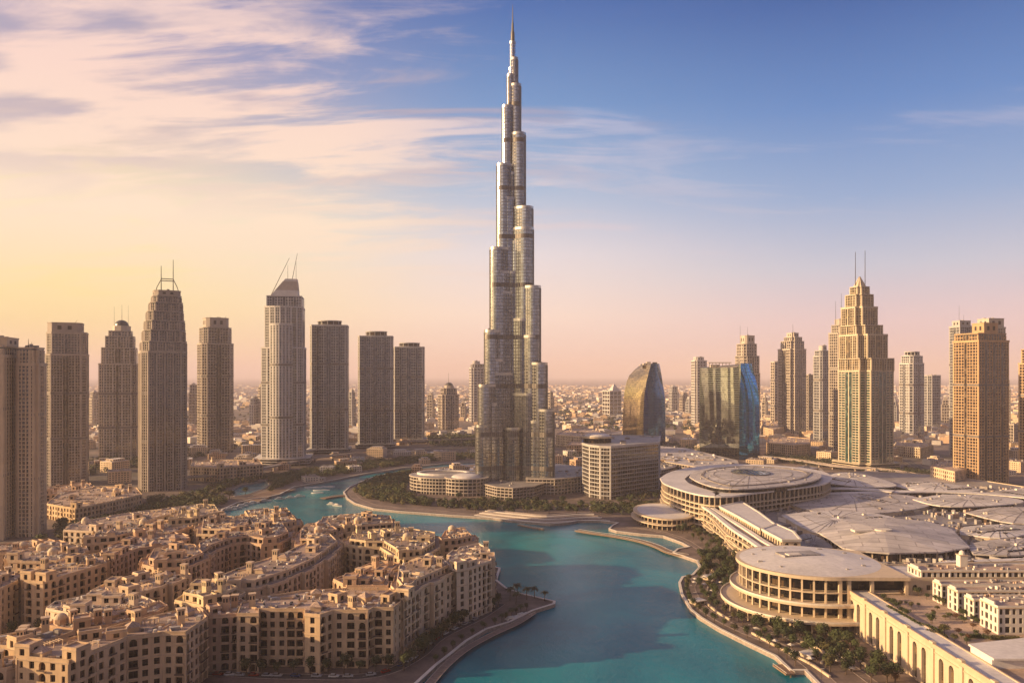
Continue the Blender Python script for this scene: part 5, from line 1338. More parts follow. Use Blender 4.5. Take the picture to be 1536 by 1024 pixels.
# mid-distance blocks behind the mall
M2 = [('pale oval-roofed hall between the sail tower and the mall', [(985, 668), (1030, 672), (1105, 690), (1108, 697), (1060, 702), (1000, 692), (984, 680)], 20, 'roofsheet'),
      ('low ribbed hall in front of the sail tower', [(930, 672), (990, 676), (1030, 690), (1010, 700), (990, 705), (985, 690), (940, 680)], 16, 'roofsheet2')]
for lab, px, h, m_ in M2:
    o_ = ccw([G(x, y, h) for x, y in px]); r_ = drum_building('low_hall', lab, o_, h, 3, 'fr_tan', 'gl_brown', m_, 9, 'hall'); roof_bits(r_, o_, h + .1, 30, 7, 16)
for i, (lab, px, h) in enumerate([
    ('golden lit low block with arches left of the golden tower', [(1150, 664), (1190, 668), (1215, 666), (1215, 658), (1180, 655), (1152, 658)], 30),
    ('pale gridded low block left of the rust-coloured tower', [(1396, 700), (1432, 708), (1462, 700), (1450, 690), (1405, 692)], 34),
    ('cream low hall with round ends behind the hotel slab', [(834, 652), (870, 655), (902, 650), (896, 643), (850, 643)], 34),
    ('long low cream block left of the sail tower', [(850, 668), (905, 668), (934, 662), (925, 655), (860, 658)], 20),
    ('ochre low block under the right edge of the mirror building', [(1142, 640), (1160, 645), (1178, 640), (1165, 632), (1146, 633)], 30),
    ('low dark block beyond the golden tower', [(1342, 668), (1380, 672), (1400, 668), (1380, 662), (1346, 662)], 24)]):
    TB(lab, px, h, ['sand', 'sand2', 'cream'][i % 3], False, 0, 60 + i, 5, jog=False, towers=0)
# ================================================================ TREES
def crown_mesh(seed, kind, n, size):
    """leaf clumps spread through a few overlapping lobes; unit tree about 1 wide, crown centre at 0"""
    rnd = random.Random(seed); mb = MB(); mb.use(kind)
    lobes_ = [(rnd.uniform(-.22, .22), rnd.uniform(-.22, .22), rnd.uniform(-.18, .30), rnd.uniform(.20, .34)) for _ in range(6)] + [(0, 0, 0, .34)]
    for i in range(n):
        cx, cy2, cz, r = lobes_[i % len(lobes_)]
        d = Vector((rnd.gauss(0, 1), rnd.gauss(0, 1), rnd.gauss(0, 1))).normalized(); q = Vector((cx, cy2, cz)) + d * r * rnd.uniform(.65, 1.12)
        nrm = (d + Vector((rnd.uniform(-.7, .7), rnd.uniform(-.7, .7), rnd.uniform(-.5, .9)))).normalized(); a = nrm.orthogonal().normalized(); b = nrm.cross(a); s_ = size * rnd.uniform(.6, 1.4)
        th = rnd.uniform(0, 6.28); a, b = a * math.cos(th) + b * math.sin(th), b * math.cos(th) - a * math.sin(th)
        mb.face([tuple(q + a * s_ + b * s_ * .4), tuple(q + b * s_ * .9), tuple(q - a * s_ * .8 + b * s_ * .1), tuple(q - b * s_ * .8)])
    o = mb.build('crown'); me = o.data; bpy.data.objects.remove(o); return me
def trunk_mesh(seed, h=1.0):
    rnd = random.Random(seed); mb = MB(); mb.use('bark')
    mb.tube((0, 0, 0), (rnd.uniform(-.03, .03), rnd.uniform(-.03, .03), h * .55), .055, .035, 6)
    for k in range(4): a = k * 1.6 + rnd.random(); mb.tube((0, 0, h * .45), (.20 * math.cos(a), .20 * math.sin(a), h * .85), .025, .01, 4)
    o = mb.build('trunk'); me = o.data; bpy.data.objects.remove(o); return me
def palm_meshes():
    mb = MB(); mb.use('bark'); mb.tube((0, 0, 0), (.03, 0, .80), .035, .022, 6); o = mb.build('trunk'); t = o.data; bpy.data.objects.remove(o)
    mb = MB(); mb.use('leaf'); rnd = random.Random(4)
    for k in range(22):
        a = k * 2.399; up = rnd.uniform(-.1, .75); prev = Vector((.03, 0, .80)); d = Vector((math.cos(a), math.sin(a), up)); side = Vector((-math.sin(a), math.cos(a), 0))
        for j in range(4):
            q = prev + d * .115; w0, w1 = (.045, .06, .05, .03)[j], (.06, .05, .03, .004)[j]
            mb.face([tuple(prev - side * w0), tuple(prev + side * w0), tuple(q + side * w1 - Vector((0, 0, .01))), tuple(q - side * w1 - Vector((0, 0, .01)))]); prev = q; d = (d + Vector((0, 0, -.42))).normalized()
    o = mb.build('frond'); c = o.data; bpy.data.objects.remove(o); return t, c
CROWNS = [crown_mesh(i, ['leaf', 'leaf', 'leaf2', 'leaf', 'leaf3'][i], 420, .062) for i in range(5)]
TRUNKS = [trunk_mesh(i) for i in range(3)]
PT, PC = palm_meshes()
def obj(name, me, parent=None, loc=(0, 0, 0), rz=0, sc=(1, 1, 1)):
    o = bpy.data.objects.new(name, me); COL.objects.link(o)
    if parent is not None: o.parent = parent
    o.location = loc; o.rotation_euler = (0, 0, rz); o.scale = sc; return o
trnd = random.Random(99); NT_ = [0]
def tree(x, y, h, label, group, z=0.0, v=None, wide=.8, name='broadleaf_tree', cat='tree'):
    NT_[0] += 1; v = trnd.choice([0, 1, 2, 3, 0, 1]) if v is None else v
    w = h * wide * trnd.uniform(.85, 1.15)
    r = thing(name, label, cat, group, loc=(x, y, z), rz=trnd.uniform(0, 6.28))
    obj('trunk', TRUNKS[v % 3], r, sc=(h * .8, h * .8, h * .62)); obj('crown', CROWNS[v], r, loc=(0, 0, h * .62), sc=(w, w, h * .72))
    return r
def palm(x, y, h, label, group, z=0.0):
    NT_[0] += 1; r = thing('palm_tree', label, 'palm', group, loc=(x, y, z), rz=trnd.uniform(0, 6.28)); obj('trunk', PT, r, sc=(h, h, h)); obj('frond', PC, r, sc=(h * 1.1, h * 1.1, h)); return r
# footprints to keep free
FOOT = []
for o in list(COL.objects):
    if o.parent is None and o.get('category') in ('apartment block', 'building', 'hotel', 'mall hall', 'mall wing', 'rotunda', 'terrace', 'galleria', 'tower', 'skyscraper', 'mall', 'hall'):
        L = o.location
        best = None
        for ch in o.children:
            if ch.name.split('.')[0] in ('roof', 'glazing', 'hall', 'terrace_slab', 'wall', 'sunlit_face', 'teal_face', 'podium'):
                xs = [v.co.x + L.x for v in ch.data.vertices]; ys = [v.co.y + L.y for v in ch.data.vertices]
                b = (min(xs), max(xs), min(ys), max(ys)); best = b if best is None else (min(b[0], best[0]), max(b[1], best[1]), min(b[2], best[2]), max(b[3], best[3]))
        outl = None
        if best: FOOT.append((best, o))
TOWN_POLYS = []
def footprint_polys():
    out = []
    for b, o in FOOT:
        nm = o.name.split('.')[0]
        if nm in ('apartment_block', 'galleria', 'flat_wing'):
            for ch in o.children:
                if ch.name.split('.')[0] == 'roof':
                    p = ch.data.polygons[0]; L = o.location
                    if len(p.vertices) > 3: out.append([(ch.data.vertices[i].co.x + L.x, ch.data.vertices[i].co.y + L.y) for i in p.vertices])
        elif nm in ('disc_hall', 'balconied_wing', 'podium_building', 'disc_terrace', 'low_hall', 'hotel_slab'):
            pass
    return out
TOWN_POLYS = footprint_polys() + [D, SW, dplan(75), deck, E1, E2, ccw(E3), ccw(E4), ccw(hs), o7, [(FX - 4, 370), (FX + 340, 370), (FX + 340, 640), (FX - 4, 640)]]
TOWN_POLYS = [(p, min(q[0] for q in p) - 3, max(q[0] for q in p) + 3, min(q[1] for q in p) - 3, max(q[1] for q in p) + 3) for p in TOWN_POLYS]
TOWERS = [(b, o) for b, o in FOOT if o.get('category') in ('tower', 'skyscraper')]
def free(x, y, m=2.0):
    for p, a, b, c, d in TOWN_POLYS:
        if a - m < x < b + m and c - m < y < d + m:
            if inside(x, y, p): return False
            if m and any(inside(x + m * ax, y + m * ay, p) for ax, ay in ((1, 0), (-1, 0), (0, 1), (0, -1))): return False
    for (a, b, c, d), o in TOWERS:
        if a - m < x < b + m and c - m < y < d + m: return False
    if 250 < y < 2300 and (inside(x, y, lake) or inside(x + m, y, lake) or inside(x - m, y, lake) or inside(x, y + m, lake) or inside(x, y - m, lake) or inside(x, y, pond)): return False
    return True
def scatter(px_poly, n, seed, m=2.5, gap=5.0, z=0.0):
    rnd = random.Random(seed); P_ = ccw([G(x, y, z) for x, y in px_poly]); xs = [p[0] for p in P_]; ys = [p[1] for p in P_]; out = []; t = 0
    while len(out) < n and t < n * 60:
        t += 1; x, y = rnd.uniform(min(xs), max(xs)), rnd.uniform(min(ys), max(ys))
        if inside(x, y, P_) and free(x, y, m) and all((x-a)**2 + (y-b)**2 > gap * gap for a, b in out): out.append((x, y))
    return out
def along(px, step, off=0.0, m=1.5):
    L = smooth_line([G(*p) for p in px], 6); out = []; acc = step * .5
    for a, b in zip(L, L[1:]):
        a, b = Vector(a), Vector(b); d = (b - a).length; t = (b - a) / max(d, .001)
        while acc < d:
            q = a + t * acc + Vector((-t.y, t.x)) * off; acc += step
            if free(q.x, q.y, m): out.append((q.x, q.y))
        acc -= d
    return out
RP = [(1050, 836), (1078, 834), (1104, 852), (1106, 880), (1098, 905), (1140, 932), (1205, 950), (1268, 962), (1300, 985), (1350, 1024), (1262, 1024), (1220, 985), (1160, 958), (1100, 930), (1066, 905), (1056, 885), (1058, 862)]
for x, y in scatter(RP, 88, 5, 3, 5.5): tree(x, y, trnd.uniform(8.5, 14), 'round dark tree in the planted strip between right promenade and mall', 'trees of the right promenade')
for x, y in scatter(RP, 14, 8, 3, 9): tree(x, y, trnd.uniform(6, 9), 'rust-leaved small tree in the planted strip of the right promenade', 'rust-leaved trees of the right promenade', v=4)
for x, y in along([(1052, 836), (1062, 852), (1052, 866), (1050, 885), (1066, 908), (1100, 930), (1150, 955), (1210, 980), (1250, 1010)], 14, 0): tree(x, y, trnd.uniform(7.5, 11), 'small tree in the row along the edge of the right promenade', 'row of trees by the right quay')
for x, y in along([(612, 1010), (640, 985), (668, 960), (700, 938), (735, 922), (760, 908)], 9, 5): tree(x, y, trnd.uniform(10, 14), 'dark tree in the row between the left quay road and the sand-coloured blocks', 'row of trees by the left quay')
for x, y in along([(640, 1000), (690, 960), (740, 935), (790, 912)], 16, -3): tree(x, y, trnd.uniform(6, 8), 'small tree standing near the left quay wall', 'small trees near the left quay wall')
for x, y in along([(1245, 1024), (1205, 992), (1165, 966), (1120, 948), (1085, 931), (1058, 914), (1046, 893), (1048, 872)], 13, 9): tree(x, y, trnd.uniform(7.5, 10.5), 'young tree in the second row behind the right quay path', 'second row of trees by the right quay')
for x, y in along([(650, 1010), (700, 966), (745, 941), (790, 920)], 14, 3): palm(x, y, trnd.uniform(8, 11), 'palm in the line along the left quay path', 'palms along the left quay')
for px, py in ((776, 893), (790, 899), (802, 897), (817, 901), (765, 900), (774, 906)): x, y = G(px, py); palm(x, y, trnd.uniform(9, 13), 'tall palm on the stone spit at the end of the left shore', 'palms of the stone spit')
for x, y in along([(355, 1012), (420, 1015), (480, 1012), (560, 1010), (600, 1000)], 11, 3): tree(x, y, trnd.uniform(9, 13.5), 'dark street tree in front of the broad front block', 'street trees before the broad front block')
OT = [(-30, 960), (60, 925), (200, 930), (330, 990), (345, 1015), (270, 1010), (560, 900), (600, 850), (440, 870), (520, 830), (470, 800), (250, 800), (120, 810), (0, 840)]
for x, y in scatter([(-40, 985), (0, 940), (200, 870), (560, 830), (700, 850), (600, 930), (300, 1015), (0, 1020)], 26, 11, 3.2, 7): tree(x, y, trnd.uniform(11, 19), 'dark courtyard tree between the sand-coloured blocks', 'courtyard trees of the old quarter')
for x, y in scatter([(-40, 880), (0, 850), (200, 800), (330, 770), (300, 800), (500, 850), (300, 880), (0, 905)], 13, 12, 3.2, 7): tree(x, y, trnd.uniform(8, 13), 'dark street tree in the lanes at the back of the old quarter', 'lane trees of the old quarter')
PARK = [(532, 736), (560, 722), (617, 711), (700, 715), (640, 745), (720, 753), (800, 755), (870, 752), (900, 758), (985, 756), (990, 772), (930, 775), (868, 772), (767, 773), (640, 760), (560, 752)]
for x, y in scatter([(640, 748), (720, 753), (870, 755), (985, 757), (990, 775), (930, 776), (868, 773), (767, 774), (660, 764)], 22, 13, 3, 14): tree(x, y, trnd.uniform(10, 15), 'dark park tree in the gardens at the foot of the skyscraper', 'park trees before the skyscraper', wide=1.1)
for px, py in ((205, 818), (92, 795), (95, 815), (205, 745), (25, 832), (60, 822), (110, 808), (330, 745), (352, 742), (368, 742), (344, 748), (372, 737)):
    x, y = G(px, py)
    if free(x, y, 2): tree(x, y, trnd.uniform(12, 18), 'big dark tree by the left towers and the small pond', 'trees by the left towers', wide=1.2)
for x, y in scatter([(985, 790), (1005, 797), (1040, 812), (1076, 838), (1106, 852), (1112, 842), (1080, 812), (1050, 800), (1030, 795)], 30, 44, 2, 5): tree(x, y, trnd.uniform(8, 12), 'tree on the upper promenade below the balconied wing', 'trees below the balconied wing')
grn = random.Random(46)
for _ in range(26):
    x, y = grn.uniform(FX + 19, VX - 4), grn.uniform(512, 626); tree(x, y, grn.uniform(2.6, 5.5), 'small clipped shrub dotted over the roof garden plaza', 'small shrubs of the roof garden', z=28, v=grn.choice([0, 2, 4]), wide=1.2, name='shrub', cat='shrub')
# roof garden of the arcade building
for px, py in ((1326, 901), (1331, 906), (1340, 910), (1346, 914), (1352, 919), (1358, 924), (1404, 902), (1410, 905), (1415, 908), (1440, 922), (1446, 926), (1460, 932), (1466, 936), (1378, 893), (1390, 898), (1502, 945), (1512, 948), (1400, 925), (1398, 935), (1417, 950)):
    x, y = G(px, py, 28)
    if not (VX < x < VX + 96 and 530 < y < 654): tree(x, y, trnd.uniform(4.5, 7.5), 'leafy shrub tree in the roof garden before the white villas', 'shrub trees of the roof garden', z=28, v=2 if px % 2 else 0, wide=1.1, name='garden_shrub', cat='shrub')
for i, (a, b) in enumerate((((1332, 912), (1384, 942)), ((1392, 948), (1420, 958)), ((1450, 956), (1478, 956)), ((1484, 958), (1530, 960)), ((1386, 940), (1412, 950)))):
    (xa, ya), (xb, yb) = G(*a, 28), G(*b, 28); L_ = math.hypot(xb - xa, yb - ya); rr = random.Random(i); mb = MB(); mb.use('leaf2' if i % 2 else 'leaf')
    mb.box((xa + xb)/2, (ya + yb)/2, 28.02, 29.6, L_, 2.6, math.atan2(yb - ya, xb - xa))
    for _ in range(int(L_ * 34)):
        t_ = rr.random(); q = Vector((xa + (xb - xa) * t_ + rr.uniform(-1.6, 1.6), ya + (yb - ya) * t_ + rr.uniform(-1.6, 1.6), rr.uniform(28.6, 30.6))); s_ = rr.uniform(.25, .55)
        d = Vector((rr.uniform(-1, 1), rr.uniform(-1, 1), rr.uniform(0, 1))).normalized(); a1 = d.orthogonal().normalized() * s_; b1 = d.cross(a1)
        mb.face([tuple(q + a1), tuple(q + b1), tuple(q - a1), tuple(q - b1)])
    o = mb.build('hedge'); tag(o, ['clipped hedge behind the parapet of the arcade building', 'short hedge bending round the roof garden plaza', 'hedge before the nearest white villa, left half', 'hedge running to the right edge below the white villas', 'low hedge at the near corner of the roof garden'][i], 'hedge')
# closed woods: far too many crowns to count
def wood(name, px_poly, n, seed, hmin=7, hmax=12, per=46, mats=('leaf', 'leaf2'), gap=0, leaf=1.1):
    rnd = random.Random(seed); mb = MB()
    for x, y in scatter(px_poly, n, seed, 1.5, gap):
        h = rnd.uniform(hmin, hmax); r = h * rnd.uniform(.42, .62); mb.use(mats[0] if rnd.random() < .7 else mats[1])
        for i in range(per):
            d = Vector((rnd.gauss(0, 1), rnd.gauss(0, 1), rnd.gauss(0, 1))).normalized(); q = Vector((x + d.x * r, y + d.y * r, h * .55 + d.z * h * .42)); s_ = rnd.uniform(.7, 1.3) * leaf
            n_ = (d + Vector((rnd.uniform(-.5, .5), rnd.uniform(-.5, .5), rnd.uniform(-.2, .8)))).normalized(); a = n_.orthogonal().normalized() * s_; b = n_.cross(a)
            mb.face([tuple(q + a), tuple(q + b), tuple(q - a), tuple(q - b)])
    tag(mb.build(name), kind='stuff')
wood('park_woodland', [(530, 738), (545, 727), (575, 716), (617, 709), (612, 722), (604, 738), (625, 748), (650, 756), (640, 760), (600, 757), (556, 750)], 520, 31)
wood('park_woodland', [(640, 752), (740, 752), (800, 754), (900, 758), (985, 757), (990, 770), (930, 773), (868, 766), (767, 768), (670, 764)], 240, 32, 6, 10)
wood('bank_woodland', [(215, 752), (290, 742), (330, 727), (400, 716), (480, 704), (545, 694), (640, 686), (715, 682), (715, 689), (640, 693), (560, 704), (500, 714), (440, 724), (405, 738), (402, 718), (345, 732), (300, 752), (230, 760)], 900, 33, 7, 12)
wood('bank_woodland', [(85, 792), (130, 790), (200, 770), (270, 752), (330, 748), (340, 755), (320, 762), (250, 766), (180, 776), (150, 800), (86, 806)], 260, 34, 8, 13)
wood('roadside_woodland', [(830, 700), (870, 700), (874, 715), (980, 770), (1000, 760), (992, 700), (1060, 680), (1140, 690), (1130, 676), (1000, 664), (830, 688)], 420, 35, 7, 12)
wood('roadside_woodland', [(1142, 690), (1260, 704), (1345, 716), (1430, 730), (1536, 745), (1536, 735), (1460, 722), (1340, 700), (1260, 692), (1160, 680)], 480, 36, 7, 12)
wood('distant_woodland', [(640, 668), (720, 672), (720, 655), (640, 650)], 260, 37, 8, 14, 26, leaf=2.0)
wood('distant_woodland', [(830, 640), (930, 648), (940, 630), (990, 640), (1040, 650), (1040, 630), (900, 612), (830, 618)], 700, 38, 8, 15, 20, leaf=2.6)
wood('distant_woodland', [(-40, 720), (150, 712), (290, 690), (390, 668), (470, 660), (470, 650), (300, 672), (60, 700)], 380, 39, 8, 14, 30, leaf=1.8)

# ================================================================ LOW HOUSES FAR AWAY
def house_mesh(seed, wallm, roofm):
    rnd = random.Random(seed); mb = MB(); w, d, h = rnd.uniform(26, 60), rnd.uniform(20, 44), rnd.choice([9, 12, 15, 22])
    def vol(x0, y0, x1, y1, z0, z1):
        mb.use(wallm); mb.prism([(x0, y0), (x1, y0), (x1, y1), (x0, y1)], z0, z1, top=False); mb.use(roofm); mb.prism([(x0, y0), (x1, y0), (x1, y1), (x0, y1)], z1 - .5, z1 - .1, sides=False)
        mb.use('pane')
        for f in range(int((z1 - z0) / 4)):
            z = z0 + 1.4 + f * 4
            for k in range(int((x1 - x0) / 5)): mb.box(x0 + 3 + k * 5, y0, z, z + 1.9, 2.2, .3)
            for k in range(int((y1 - y0) / 5)): mb.box(x0, y0 + 3 + k * 5, z, z + 1.9, .3, 2.2)
    vol(-w/2, -d/2, w/2, d/2, 0, h)
    if rnd.random() < .7: vol(-w * rnd.uniform(.1, .4), -d * .3, w * rnd.uniform(.1, .4), d * .3, h, h + 4.2)
    if rnd.random() < .6: vol(w/2, -d * .2, w/2 + 14, d * .4, 0, h * .6)
    mb.use('unit')
    for _ in range(6): mb.box(rnd.uniform(-w*.42, w*.42), rnd.uniform(-d*.42, d*.42), h, h + rnd.uniform(1, 3), rnd.uniform(2, 6), rnd.uniform(2, 4))
    o = mb.build('house'); me = o.data; bpy.data.objects.remove(o); return me
HM = [house_mesh(200 + i, ['sand2', 'white', 'sand', 'cream', 'sand3'][i % 5], ['roofsheet', 'terrace2', 'roofclean'][i % 3]) for i in range(12)]
rnd = random.Random(17); spots = []; t = 0
while len(spots) < 290 and t < 60000:
    t += 1; Y = 1560 * (3600 / 1560) ** rnd.random() if t % 3 else rnd.uniform(1500, 2300); x = rnd.uniform(-.72, .72) * Y
    if Y < 1750 and abs(x / Y) < .04: continue
    if not free(x, Y, 34): continue
    if any(abs(x - a) < 46 and abs(Y - b) < 52 for a, b in spots): continue
    px = CX + F * x / Y; py = HY + F * CH / Y
    if 1080 < px < 1240 and 640 < py < 712 and abs(px - (1110 + (py - 630) * 1.5)) < 26: continue
    spots.append((x, Y))
for i, (x, y) in enumerate(spots):
    o = obj('low_house', HM[i % 12], None, (x, y, 0), [0.3, -.2, .9, 1.57, .5][i % 5] + .2 * rnd.random())
    if i % 2: tag(o, 'flat-roofed low house in the hazy quarters left of the skyscraper' if x < 0 else 'flat-roofed low house in the hazy quarters right of the skyscraper', 'house', 'low houses left of the skyscraper' if x < 0 else 'low houses right of the skyscraper')
    else: tag(o, 'flat-roofed low house in the hazy quarters left of the skyscraper' if x < 0 else 'flat-roofed low house in the hazy quarters right of the skyscraper', 'house', 'low houses left of the skyscraper' if x < 0 else 'low houses right of the skyscraper')
mb = MB(); n_ = 0
mats_h = ['sand2', 'white', 'sand', 'cream', 'sand3', 'roofclean', 'roofsheet']
while n_ < 9000:
    Y = 2300 * (16000 / 2300) ** (rnd.random() ** .8); x = rnd.uniform(-.75, .75) * Y
    cl_ = math.sin(x * .0021 + 1.3) * math.sin(Y * .0017 + .7) + .5 * math.sin(x * .0057) * math.sin(Y * .0043)
    if cl_ < -.25 and rnd.random() < .85: n_ += .2; continue
    if not free(x, Y, 12): continue
    n_ += 1; s_ = 1 + Y / 9000
    mb.use(mats_h[int(rnd.random() * 7)]); w, d = rnd.uniform(12, 34) * s_, rnd.uniform(12, 30) * s_; h = rnd.choice([5, 7, 9, 12, 18]); a = rnd.choice([.3, -.2, .9])
    mb.box(x, Y, 0, h, w, d, a)
    if rnd.random() < .5: mb.box(x + w * .1, Y, h, h + 4, w * .5, d * .5, a)
tag(mb.build('distant_houses'), kind='stuff')
wood('distant_woodland', [(20, 640), (400, 645), (660, 630), (1030, 622), (1500, 645), (1500, 615), (900, 596), (100, 606)], 1500, 40, 8, 14, 12, leaf=4.5)

# ================================================================ BOATS, JETTY, CARS, PARASOLS, LAMPS
def mesh_of(mb, name): o = mb.build(name); me = o.data; bpy.data.objects.remove(o); return me
def hull():
    mb = MB(); mb.use('boatwhite'); sec = [(-8, 2.0, 1.6), (-4, 2.3, 1.7), (2, 2.2, 1.9), (6, 1.2, 2.2), (8.6, .1, 2.5)]
    mb.loft([[(x, -w, z), (x, -w * .55, 0), (x, w * .55, 0), (x, w, z)] for x, w, z in sec], closed=True, cap=True, capbottom=True)
    return mesh_of(mb, 'hull')
def cabin():
    mb = MB(); mb.use('boatwhite'); mb.prism([(-5, -1.5), (2.5, -1.3), (4, 0), (2.5, 1.3), (-5, 1.5)], 1.7, 3.2); mb.use('carglass'); mb.prism([(-4, -1.55), (2.55, -1.35), (4.1, 0), (2.55, 1.35), (-4, 1.55)], 2.2, 2.8); mb.use('boatwhite'); mb.prism([(-4, -1.2), (1, -1), (1, 1), (-4, 1.2)], 3.2, 4.2); mb.use('steeldark'); mb.tube((-3.5, 0, 4.2), (-3.8, 0, 6.5), .08)
    return mesh_of(mb, 'cabin')
HU, CA = hull(), cabin()
def boat(px, py, rz, label, group, s=1.0):
    x, y = G(px, py, WATER_Z); r = thing('motor_boat', label, 'boat', group, loc=(x, y, WATER_Z - .3), rz=rz); r.scale = (s, s, s); obj('hull', HU, r); obj('cabin', CA, r)
for i, (px, py) in enumerate(((768, 932), (776, 929), (783, 926), (790, 923))): boat(px, py, R(38 + 4 * i), 'white motor boat moored side by side below the stone spit', 'boats moored below the stone spit', [1.2, 1, 1.1, .8][i])
for px, py, rz in ((345, 765, 20), (353, 763, 24), (362, 760, 26), (371, 757, 24), (380, 755, 22), (397, 752, 14)): boat(px, py, R(rz), 'white boat tied along the dark quay by the small pond', 'boats by the dark quay', 1.15)
for px, py, rz in ((420, 749, 12), (436, 747, 8), (449, 745, 6), (498, 757, -20), (506, 759, -30)): boat(px, py, R(rz), 'small white boat near the mouth of the canal', 'boats at the canal mouth', 1.1)
for k, (px, py) in enumerate(((470, 731), (482, 735), (492, 730), (476, 739))):
    x, y = G(px, py, WATER_Z); mb = MB(); mb.use('boatwhite'); o_ = ellipse(x, y, 17 - 2 * k, 6, 20); mb.ring(o_, offset(o_, -2.4), WATER_Z - .6, WATER_Z + .8); mb.box(x + 4, y, WATER_Z - .4, WATER_Z + 1.6, 8, 2.4, .2)
    tag(mb.build('floating_platform'), ['long oval floating platform nearest the canal', 'second oval platform, close to the island tip', 'rightmost small oval platform on the water', 'lowest small oval platform on the water'][k], 'platform', 'floating platforms')
# jetties
def jetty(label, px, w, k=5):
    line = smooth_line([G(x, y, 0) for x, y in px], k); r = thing('jetty', label, 'jetty', loc=(*line[0], 0)); mb = MB(); mb.use('timber'); strip(mb, line, w, -.9, .1); part(mb, 'deck', r)
    mb = MB(); mb.use('white')
    for s_ in (-.46, .46):
        L = [(p[0] + s_ * w * (-(Vector(line[min(i+1, len(line)-1)]) - Vector(line[max(0, i-1)])).normalized().y), p[1] + s_ * w * ((Vector(line[min(i+1, len(line)-1)]) - Vector(line[max(0, i-1)])).normalized().x)) for i, p in enumerate(line)]
        strip(mb, L, .25, .9, 1.1)
        for p in L[::2]: mb.box(p[0], p[1], .1, .9, .2, .2)
    part(mb, 'railing', r)
    mb = MB(); mb.use('timber')
    for p in line[::2]: mb.box(p[0], p[1], -4, -.9, .8, .8)
    part(mb, 'pile', r)
    return line
jl = jetty('curving jetty reaching from the right promenade out towards the inlet', [(865, 795), (890, 799), (925, 804), (960, 811), (985, 819), (1005, 828), (1030, 833)], 9)
jetty('short boarded pier at the island tip', [(484, 747), (500, 744), (520, 742)], 12)
jetty('thin floating walkway below the low terrace of the island', [(778, 786), (796, 790), (815, 793)], 4)
jetty('broad boarded quay between the pond and the lake', [(372, 752), (390, 745), (410, 738), (432, 733)], 34)
jetty('small landing stage by the spit', [(790, 922), (800, 918)], 5)
jetty('low landing stage at the corner of the right promenade', [(1166, 996), (1186, 1010)], 7, 2)
# low curved steps on the island shore
for k in range(6):
    line = smooth_line([G(712 + k * 4, 772 - k * 1.2), G(760 + k * 3, 778 - k * 1.6), G(820, 783 - k * 1.9), G(880 - k * 3, 780 - k * 1.9), G(915 - k * 6, 781 - k * 2.2)], 6)
    mb = MB(); mb.use('quay' if k % 2 else 'white'); strip(mb, line, 3.5, 0.01 + .002 * k, .5 + .35 * k); tag(mb.build('shore_steps'), kind='structure')
# plaza walls on the right promenade
for i, px in enumerate(([(1218, 942), (1240, 950), (1258, 962), (1276, 980), (1300, 1000)], [(1128, 950), (1150, 962), (1180, 978), (1215, 996), (1245, 1016)], [(1060, 905), (1075, 918), (1095, 930)], [(1200, 962), (1225, 972), (1240, 985), (1232, 995)], [(1066, 850), (1072, 866), (1062, 880), (1062, 894)])):
    line = smooth_line([G(*p) for p in px], 6); mb = MB(); mb.use('cream'); strip(mb, line, 1.4, 0.0, 1.5); tag(mb.build('garden_wall'), ['pale curved garden wall between rotunda and arcade building', 'long garden wall parallel to the right quay', 'short garden wall below the rotunda terraces', 'hook-shaped garden wall in the promenade planting', 'wavy garden wall near the inlet'][i], 'wall', 'garden walls of the right promenade')
for i, (x, y) in enumerate(scatter([(1042, 842), (1075, 850), (1090, 890), (1060, 890), (1040, 880)], 8, 71, 2, 9) + scatter([(1110, 935), (1200, 952), (1270, 975), (1300, 1015), (1240, 1010), (1170, 975)], 12, 72, 2, 9)):
    r = thing('parasol', 'square white parasol on the right promenade terrace', 'parasol', 'parasols of the right promenade', loc=(x, y, 0), rz=trnd.random())
    mb = MB(); mb.use('white'); mb.loft([[(-2.2, -2.2, 2.6), (2.2, -2.2, 2.6), (2.2, 2.2, 2.6), (-2.2, 2.2, 2.6)], [(-.1, -.1, 3.7), (.1, -.1, 3.7), (.1, .1, 3.7), (-.1, .1, 3.7)]], capbottom=True); mb.build('canopy', r); mb = MB(); mb.use('steeldark'); mb.box(0, 0, 0, 2.6, .14, .14); mb.build('pole', r)
kio = [(1064, 868, 'flat grey-roofed kiosk near the inlet corner of the right promenade'), (1046, 905, 'small kiosk under trees beside the right quay'), (1215, 985, 'low kiosk in the lower promenade planting')]
for px, py, lab in kio:
    x, y = G(px, py); r = thing('kiosk', lab, 'kiosk', loc=(x, y, 0), rz=.5); mb = MB(); mb.use('cream'); mb.box(0, 0, 0, 3.2, 11, 8); mb.build('wall', r); mb = MB(); mb.use('roofclean'); mb.box(0, 0, 3.2, 3.7, 13, 10); mb.build('roof', r); mb = MB(); mb.use('carglass'); mb.box(0, -4.02, .8, 2.6, 8, .1); mb.build('window', r)
